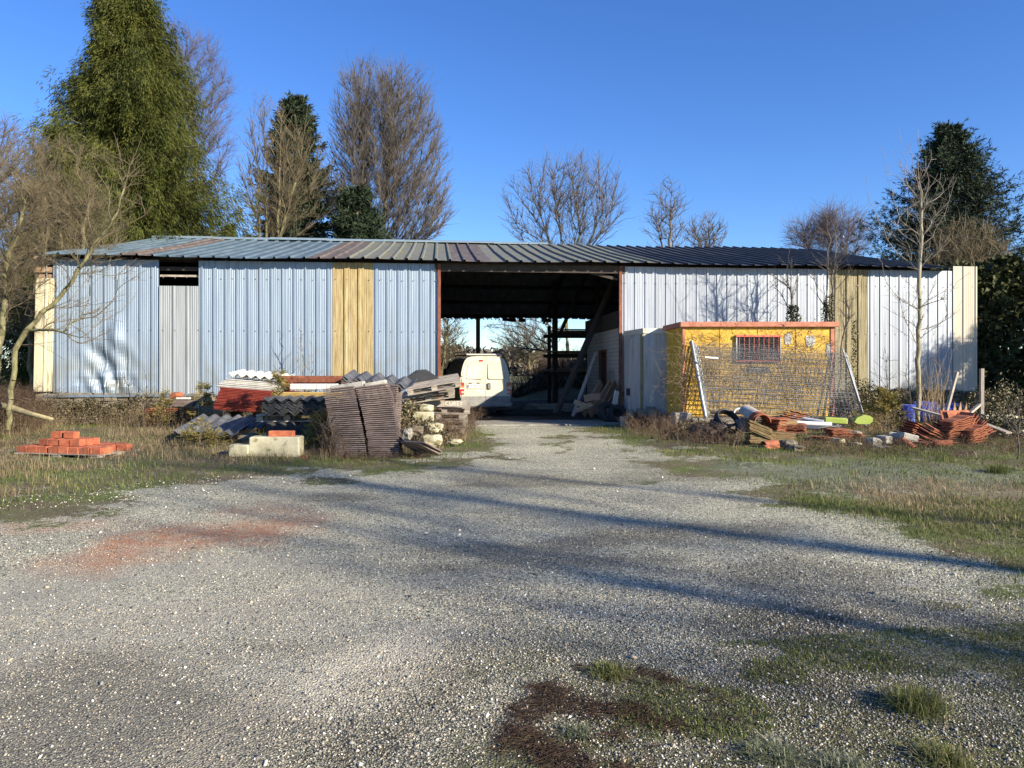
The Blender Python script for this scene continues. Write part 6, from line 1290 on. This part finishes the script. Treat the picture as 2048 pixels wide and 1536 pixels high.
mound(2010, 17.6, 1.5, .9, 1.0, 6500, "heap of cut branches overgrown with ivy by the right post", tm=.6)
mound(1400, 17.2, .8, .6, .3, 1400, "ivy over rubble at the cabin's left foot")
mound(862, 15.2, .4, .3, .45, 1300, "ivy sprays on the cream rubble stones"); mound(815, 15.8, .5, .5, .75, 2600, "dead leafy tangle between the brown tiles and pallets", tm=.7)
mound(2010, 16.0, .9, .5, .55, 2600, "ivy over pale stones right of the tall post", tm=.45)
for (px, Y, w, h, sd, lb) in ((2000,16.6,.9,.6,3,"pale ivy-draped stone heap right of the tall post"), (2045,16.2,.8,.5,5,"second ivy-draped stone at the right picture edge")):
    tag(M().rock((0,0,0), (w, .6, h), seed=sd).build("stone_heap", limest, loc=((px-1024)/F*Y, Y, h*.4)), lb, "stone")
# small trees and saplings
def sapling(px, Y, h, n, seed, lb, m=tw_b, spread=.3, cat="sapling", name="bare_sapling", tip=.003):
    rr = np.random.default_rng(seed); b = base_at(px, Y); cp = ell_pts((0,0,h*.62), (h*spread, h*spread, h*.36), n, rr, .4)
    bare_tree(name, b, [[(0,0,0), (.03*h,0,h*.5), (-.01*h,0,h)]], cp, seed, tip_r=tip, expo=2.2, asc=.6, curl=.7, step=.2, twigs=2, twig_len=.15, bark=m, twigm=m, thick=.5, label=lb, cat=cat, sides=4)
sapling(600, 20.4, 3.1, 34, 301, "slender leafless birch sapling before the blue-grey wall", tw_g, .14); sapling(622, 20.2, 2.3, 22, 302, "second thin sapling right of the birch sapling", tw_b, .16)
sapling(785, 19.6, 1.75, 22, 303, "small bare sapling left of the black tub", tw_b, .2); sapling(818, 19.4, 1.7, 22, 304, "small bare sapling nearest the black tub", tw_b, .2)
sapling(1770, 18.6, 2.1, 45, 305, "young bare larch-like sapling before the right wall", tw_b, .22); sapling(1815, 18.2, 1.8, 24, 306, "thin bare sapling beside the tall front tree", tw_b, .25)
sapling(255, 19.6, 1.7, 30, 307, "dead brown plant before the dented wall sheet", bram_m, .3); sapling(290, 19.4, 1.5, 26, 308, "reddish bare shoots right of the dented sheet", bram_m, .3)
sapling(662, 12.6, .9, 26, 309, "dead forked weed in front of the brown tile stack", tw_b, .28, "weed", "dead_weed"); sapling(2035, 12.2, 1.3, 40, 310, "dark twiggy shrub at the right picture edge", tw_b, .3, "shrub", "bare_shrub")
amber_m = mat("amber_conifer", lin(.09,.08,.018), lin(.34,.26,.06), rough=.8, c3=lin(.19,.16,.035), attr='tint', transl=.25)
def shrub(px, Y, h, r, n, seed, lb, m=amber_m, z0=.0):
    rr = np.random.default_rng(seed); o = empty("conifer_shrub", base_at(px, Y), 0, lb, "shrub"); nb = 26
    hb = rr.uniform(.15, .98, nb)*h; az = rr.uniform(0, 6.28, nb); L = r*(1.15-hb/h)*rr.uniform(.7, 1.2, nb); d = np.stack([np.cos(az), np.sin(az), rr.uniform(.1, .5, nb)], 1); s0 = np.stack([0*hb, 0*hb, hb], 1); s1 = s0+d*L[:, None]
    link("stems", segmesh("stems", np.vstack([s0, [[0,0,0]]]), np.vstack([s1, [[0,0,h]]]), np.full(nb+1, .008), np.full(nb+1, .003), 4), tw_b, o)
    B = rr.integers(0, nb, n); t = rr.uniform(.2, 1.05, n); C = s0[B]+(s1-s0)[B]*t[:, None]+rr.normal(0, .03, (n, 3)); Dn = norm(d[B]+rr.normal(0, .5, (n, 3))); Wn = norm(np.cross(Dn, rr.normal(0, 1, (n, 3)))); Ls = rr.uniform(.04, .11, n)
    link("foliage", leaves_mesh("foliage", C, Dn, Wn, Ls, Ls*.09, rr.random(n)), m, o)
shrub(408, 17.8, 1.25, .42, 1300, 401, "sparse young conifer left of the red sheets"); shrub(556, 16.4, 1.55, .48, 1700, 402, "young conifer growing through the white sheets"); shrub(548, 16.2, .9, .5, 1500, 403, "bushy low conifer hiding the right end of the red sheets", thuja_m)
shrub(400, 13.9, .55, .45, 1100, 404, "amber conifer sprig in front of the low grey sheets"); shrub(640, 13.4, .75, .32, 1300, 405, "yellow-green conifer sprig left of the brown tile stack"); shrub(1772, 17.4, 1.0, .8, 3600, 406, "spreading green and amber conifer shrub by the rubble row")
shrub(330, 18.6, .95, .4, 1000, 407, "amber conifer sprig over the orange tile stack")
# ivy clumps on tree stems
def ivyclump(px, py0, py1, Y, r, n, lb):
    a = P(px, py1, Y); b = P(px, py0, Y); z = VR.uniform(a.z, b.z, n); aa = VR.uniform(0, 6.28, n); rr = r*np.sqrt(VR.random(n))*(1.2-np.abs((z-a.z)/(b.z-a.z)-.4))
    N = n; P3 = np.stack([a.x+np.cos(aa)*rr, a.y+np.sin(aa)*rr, z], 1); leafy("ivy_clump", P3, hedge_m, lb, (.03, .07), "ivy", .45)
ivyclump(1586, 610, 660, 21.0, .20, 900, "dark ivy clump on the thin stem above the yellow cabin"); ivyclump(1650, 600, 700, 21.0, .10, 500, "ivy climbing the left stem of the twin tree"); ivyclump(1660, 590, 690, 20.9, .09, 450, "ivy climbing the right stem of the twin tree"); ivyclump(1708, 640, 780, 20.4, .07, 350, "ivy trails by the brown mossy panel")
ivyclump(1170, 455, 500, 46, .5, 500, "ivy on the limb above the bay roof")
# stand-alone grass tufts in the gravel
def tuft(px, py, r, h, n, lb, m=grass_m, tm=.6, ts=.28):
    n = int(n*1.5); h *= .8; c = G(px, py); a = VR.uniform(0, 6.28, n); rr = r*VR.random(n)**.7; jj = VR.normal(0, r*.35, (n, 2)); XY = np.stack([c.x+np.cos(a)*rr*.3+jj[:, 0], c.y+np.sin(a)*rr*.3+jj[:, 1]], 1); a = a+VR.normal(0, .9, n); z = hz(XY)
    hh = h*VR.uniform(.4, 1.15, n)*(1-.4*rr/r); d = np.stack([np.cos(a), np.sin(a), 0*a], 1); up = np.array([0,0,1.]); s = np.stack([-np.sin(a), np.cos(a), 0*a], 1)*(.0016*VR.uniform(.7, 1.5, n))[:, None]
    B = np.stack([XY[:, 0], XY[:, 1], z-.005], 1); o = (rr*VR.uniform(.2, 1.2, n))[:, None]; M1 = B+d*o*.35+up*(hh*.6)[:, None]; M2 = B+d*o*.8+up*(hh*.92)[:, None]; T = B+d*o*1.3+up*(hh*VR.uniform(.65, 1.05, n))[:, None]
    V_ = np.stack([B-s, B+s, M1+s*.9, M1-s*.9, M2+s*.6, M2-s*.6, T], 1).reshape(-1, 3); b = (np.arange(n)*7)[:, None]
    me = npmesh("grass_tuft", V_, [b+np.array([[0,1,2,3]]), b+np.array([[3,2,4,5]]), b+np.array([[5,4,6]])], np.repeat(np.clip(VR.normal(tm, ts, n), 0, 1), 7)); tag(link("grass_tuft", me, m), lb, "grass tuft")
tuft(1222, 1346, .10, .085, 420, "green grass tuft above the patch of dead litter"); tuft(1835, 1415, .13, .14, 520, "largest grass tuft at the right of the gravel", tm=.6); tuft(1552, 1512, .12, .07, 420, "grey-green frosty tuft at the bottom of the picture", frost_m, .4)
tuft(1890, 1520, .11, .09, 380, "half frosted yellowish tuft in the lower right corner", tm=.7); tuft(1155, 1465, .07, .05, 240, "small grey-green plant in the dead litter", frost_m, .35); tuft(1690, 1535, .1, .07, 260, "frosted tuft between the two larger ones at the bottom", frost_m, .5)
tuft(1296, 1362, .05, .04, 120, "tiny pale sprig right of the upper tuft", frost_m, .4); tuft(1995, 950, .2, .2, 300, "green clump in the shaded strip", tm=.35)
# dead litter strands
XY = dens(scatter([(1000,1480),(1040,1370),(1120,1325),(1300,1335),(1440,1390),(1480,1470),(1300,1540),(980,1560)], 9000, VR), 6, .52, 61)
N = len(XY); a = VR.uniform(0, 6.28, N); L = VR.uniform(.02, .09, N); z = hz(XY)+VR.uniform(.001, .012, N); S0 = np.stack([XY[:, 0], XY[:, 1], z], 1); S1 = S0+np.stack([np.cos(a)*L, np.sin(a)*L, VR.uniform(-.004, .008, N)], 1)
o = link("dead_litter", segmesh("dead_litter", S0, S1, np.full(N, .0013), np.full(N, .0008), 3, np.clip(VR.normal(.25, .2, N), 0, 1)), bram_m); tag(o, "mat of dead brown plant strands on the near gravel", "plant litter", kind='stuff')
# loose gravel stones near the camera
st_m = bpy.data.materials.new("loose_gravel"); st_m.use_nodes = True; nn = st_m.node_tree.nodes; ll = st_m.node_tree.links
an = nn.new("ShaderNodeAttribute"); an.attribute_name = 'tint'; rp = nn.new("ShaderNodeValToRGB"); ll.new(an.outputs['Fac'], rp.inputs[0]); e = rp.color_ramp.elements; e[0].color = (.06,.057,.052,1); e[1].color = (.80,.74,.63,1)
for p_, c_ in ((.3, (.155,.155,.14,1)), (.55, (.31,.30,.25,1)), (.7, (.38,.31,.21,1)), (.82, (.50,.48,.40,1))): e.new(p_).color = c_
ll.new(rp.outputs[0], nn['Principled BSDF'].inputs['Base Color']); nn['Principled BSDF'].inputs['Roughness'].default_value = .8; nn['Principled BSDF'].inputs['Specular IOR Level'].default_value = .3
def stones(XY, r, name, label, tm=.5, ts=.25):
    N = len(XY); z = hz(XY); base = np.array([[1,0,0],[.31,.95,0],[-.81,.59,0],[-.81,-.59,0],[.31,-.95,0],[0.1,0,.75],[0,0,-.75]])
    R = r*VR.lognormal(0, .38, N)[:, None, None]; A = VR.uniform(0, 6.28, N); V_ = base[None]*VR.uniform(.65, 1.3, (N, 7, 1)); V_[:, :, 1] *= VR.uniform(.55, 1, N)[:, None]; V_[:, :, 2] *= VR.uniform(.5, 1.1, N)[:, None]
    ti = VR.normal(0, .35, (N, 2)); V_[:, :, 2] += V_[:, :, 0]*ti[:, :1]+V_[:, :, 1]*ti[:, 1:]; V_ = V_*R
    c, s = np.cos(A)[:, None], np.sin(A)[:, None]; X_ = V_[:, :, 0]*c-V_[:, :, 1]*s; Y_ = V_[:, :, 0]*s+V_[:, :, 1]*c
    V_ = np.stack([X_+XY[:, :1], Y_+XY[:, 1:2], V_[:, :, 2]+z[:, None]+R[:, :, 0]*.25], -1).reshape(-1, 3); b = (np.arange(N)*7)[:, None]; f = []
    fs = np.array([[5,0,1],[5,1,2],[5,2,3],[5,3,4],[5,4,0],[6,1,0],[6,2,1],[6,3,2],[6,4,3],[6,0,4]]); F_ = (b[:, None, :]+fs[None]).reshape(-1, 3)
    o = link(name, npmesh(name, V_, [F_], np.repeat(np.clip(VR.normal(tm, ts, N), 0, 1), 7)), st_m); return tag(o, label, "gravel", kind='stuff')
def mossfree(XY, pxx, pyy):
    return np.where(inside(MOSS, pxx, pyy), np.clip((.47-vnoise(XY[:, 0]*1.5, XY[:, 1]*1.5, 91, 4))/.10+.5, .22, 1), 1)
XY = scatter([(1150,1560),(1300,1290),(1750,1260),(2048,1200),(2300,1240),(2300,1560)], 42000, VR); k = mossfree(XY, *tpx(XY[:, 0], XY[:, 1])) < VR.random(len(XY)); XY = XY[k]
o = blades("moss_grass", XY, .022, .0045, grass_m, 1., .42, .25); tag(o, "sparse mossy grass between the stones on the near right", "grass", kind='stuff')
ROAD = [(-200,1560),(-200,1090),(300,1010),(620,965),(860,955),(1000,900),(1140,880),(1300,925),(1500,985),(1800,1080),(2048,1180),(2300,1300),(2300,1560)]
XY = spread(scatter(ROAD, 190000, VR), .3); pxx, pyy = tpx(XY[:, 0], XY[:, 1]); pr_ = np.clip((pyy-900)/300, .08, 1); sm_ = inside(SMOOTH, pxx, pyy); pr_ = np.where(sm_, pr_*.45, pr_)*np.where(inside(DUST, pxx, pyy), .3, 1)*np.where(inside(RUST, pxx, pyy) | inside(RUST2, pxx, pyy), .3, 1)*(.35+.9*vnoise(XY[:, 0]*.6, XY[:, 1]*.9, 95, 3))*mossfree(XY, pxx, pyy); k = VR.random(len(XY)) < pr_
stones(XY[k], .0046, "gravel", "loose grey and pale gravel stones over the near yard", .45, .27)
XY = scatter([(-200,1560),(-200,1250),(600,1180),(1100,1170),(2300,1200),(2300,1560)], 70000, VR); pxx, pyy = tpx(XY[:, 0], XY[:, 1]); sm_ = (inside(SMOOTH, pxx, pyy) & (VR.random(len(XY)) < .6)) | (inside(DUST, pxx, pyy) & (VR.random(len(XY)) < .6)); XY = XY[~sm_]; pxx, pyy = tpx(XY[:, 0], XY[:, 1]); XY = XY[VR.random(len(XY)) < mossfree(XY, pxx, pyy)]
stones(XY, .0036, "gravel", "fine gravel chippings closest to the viewer")
XY = scatter(ROAD, 330, VR); stones(XY, .010, "gravel", "scattered larger pebbles in the yard", .6, .25)
XY = scatter([(-200,1035),(300,1000),(560,975),(720,960),(700,945),(400,955),(-200,1020)], 700, VR); stones(XY, .008, "gravel", "pale pebbles along the left verge", .7, .2)
# distant far tree line and bank shrubs beyond the bay
def bank_pts(n, rng): x = rng.uniform(-1, 9, n); y = rng.uniform(0, 4, n); return np.stack([x, y, rng.random(n)*.9*vnoise(x*.8, y*.8, 5, 3)*1.6], 1)
def lift(P3):
    P3[:, 2] += height(P3[:, 0], P3[:, 1]); return P3
x = VR.uniform(.2, 12, 30000); y = VR.uniform(40, 47, 30000); k = VR.random(30000) < np.clip(vnoise(x*.9, y*.9, 15, 3)*2.4-.6, .05, 1); x, y = x[k], y[k]
leafy("ground_cover", lift(np.stack([x, y, VR.random(len(x))*.55*vnoise(x*.6, y*.6, 16, 2)], 1)), ivy_m, "ivy and scrub covering the bank beyond the bay", (.08, .18), "undergrowth", .6)
tl_ = VR.uniform(-90, 120, 26000); yy = 150+VR.uniform(0, 20, 26000); zt = VR.random(26000)**.7*6.5*(.5+.8*vnoise(tl_*.06, tl_*0, 7, 4))
leafy("distant_wood", lift(np.stack([tl_, yy, zt], 1)), mat("distant_trees", lin(.05,.045,.035), lin(.17,.15,.12), rough=.9, attr='tint'), "far-off bare wood along the horizon seen through the bay", (.6, 1.6), "wood", .5)
weeds("brambles", np.stack([VR.uniform(0, 8, 900), VR.uniform(40, 44, 900)], 1), 1.3, bram_m, "reddish scrub on top of the bank beyond the bay", rad=.012, shoots=6, lean=.4, tm=.6)
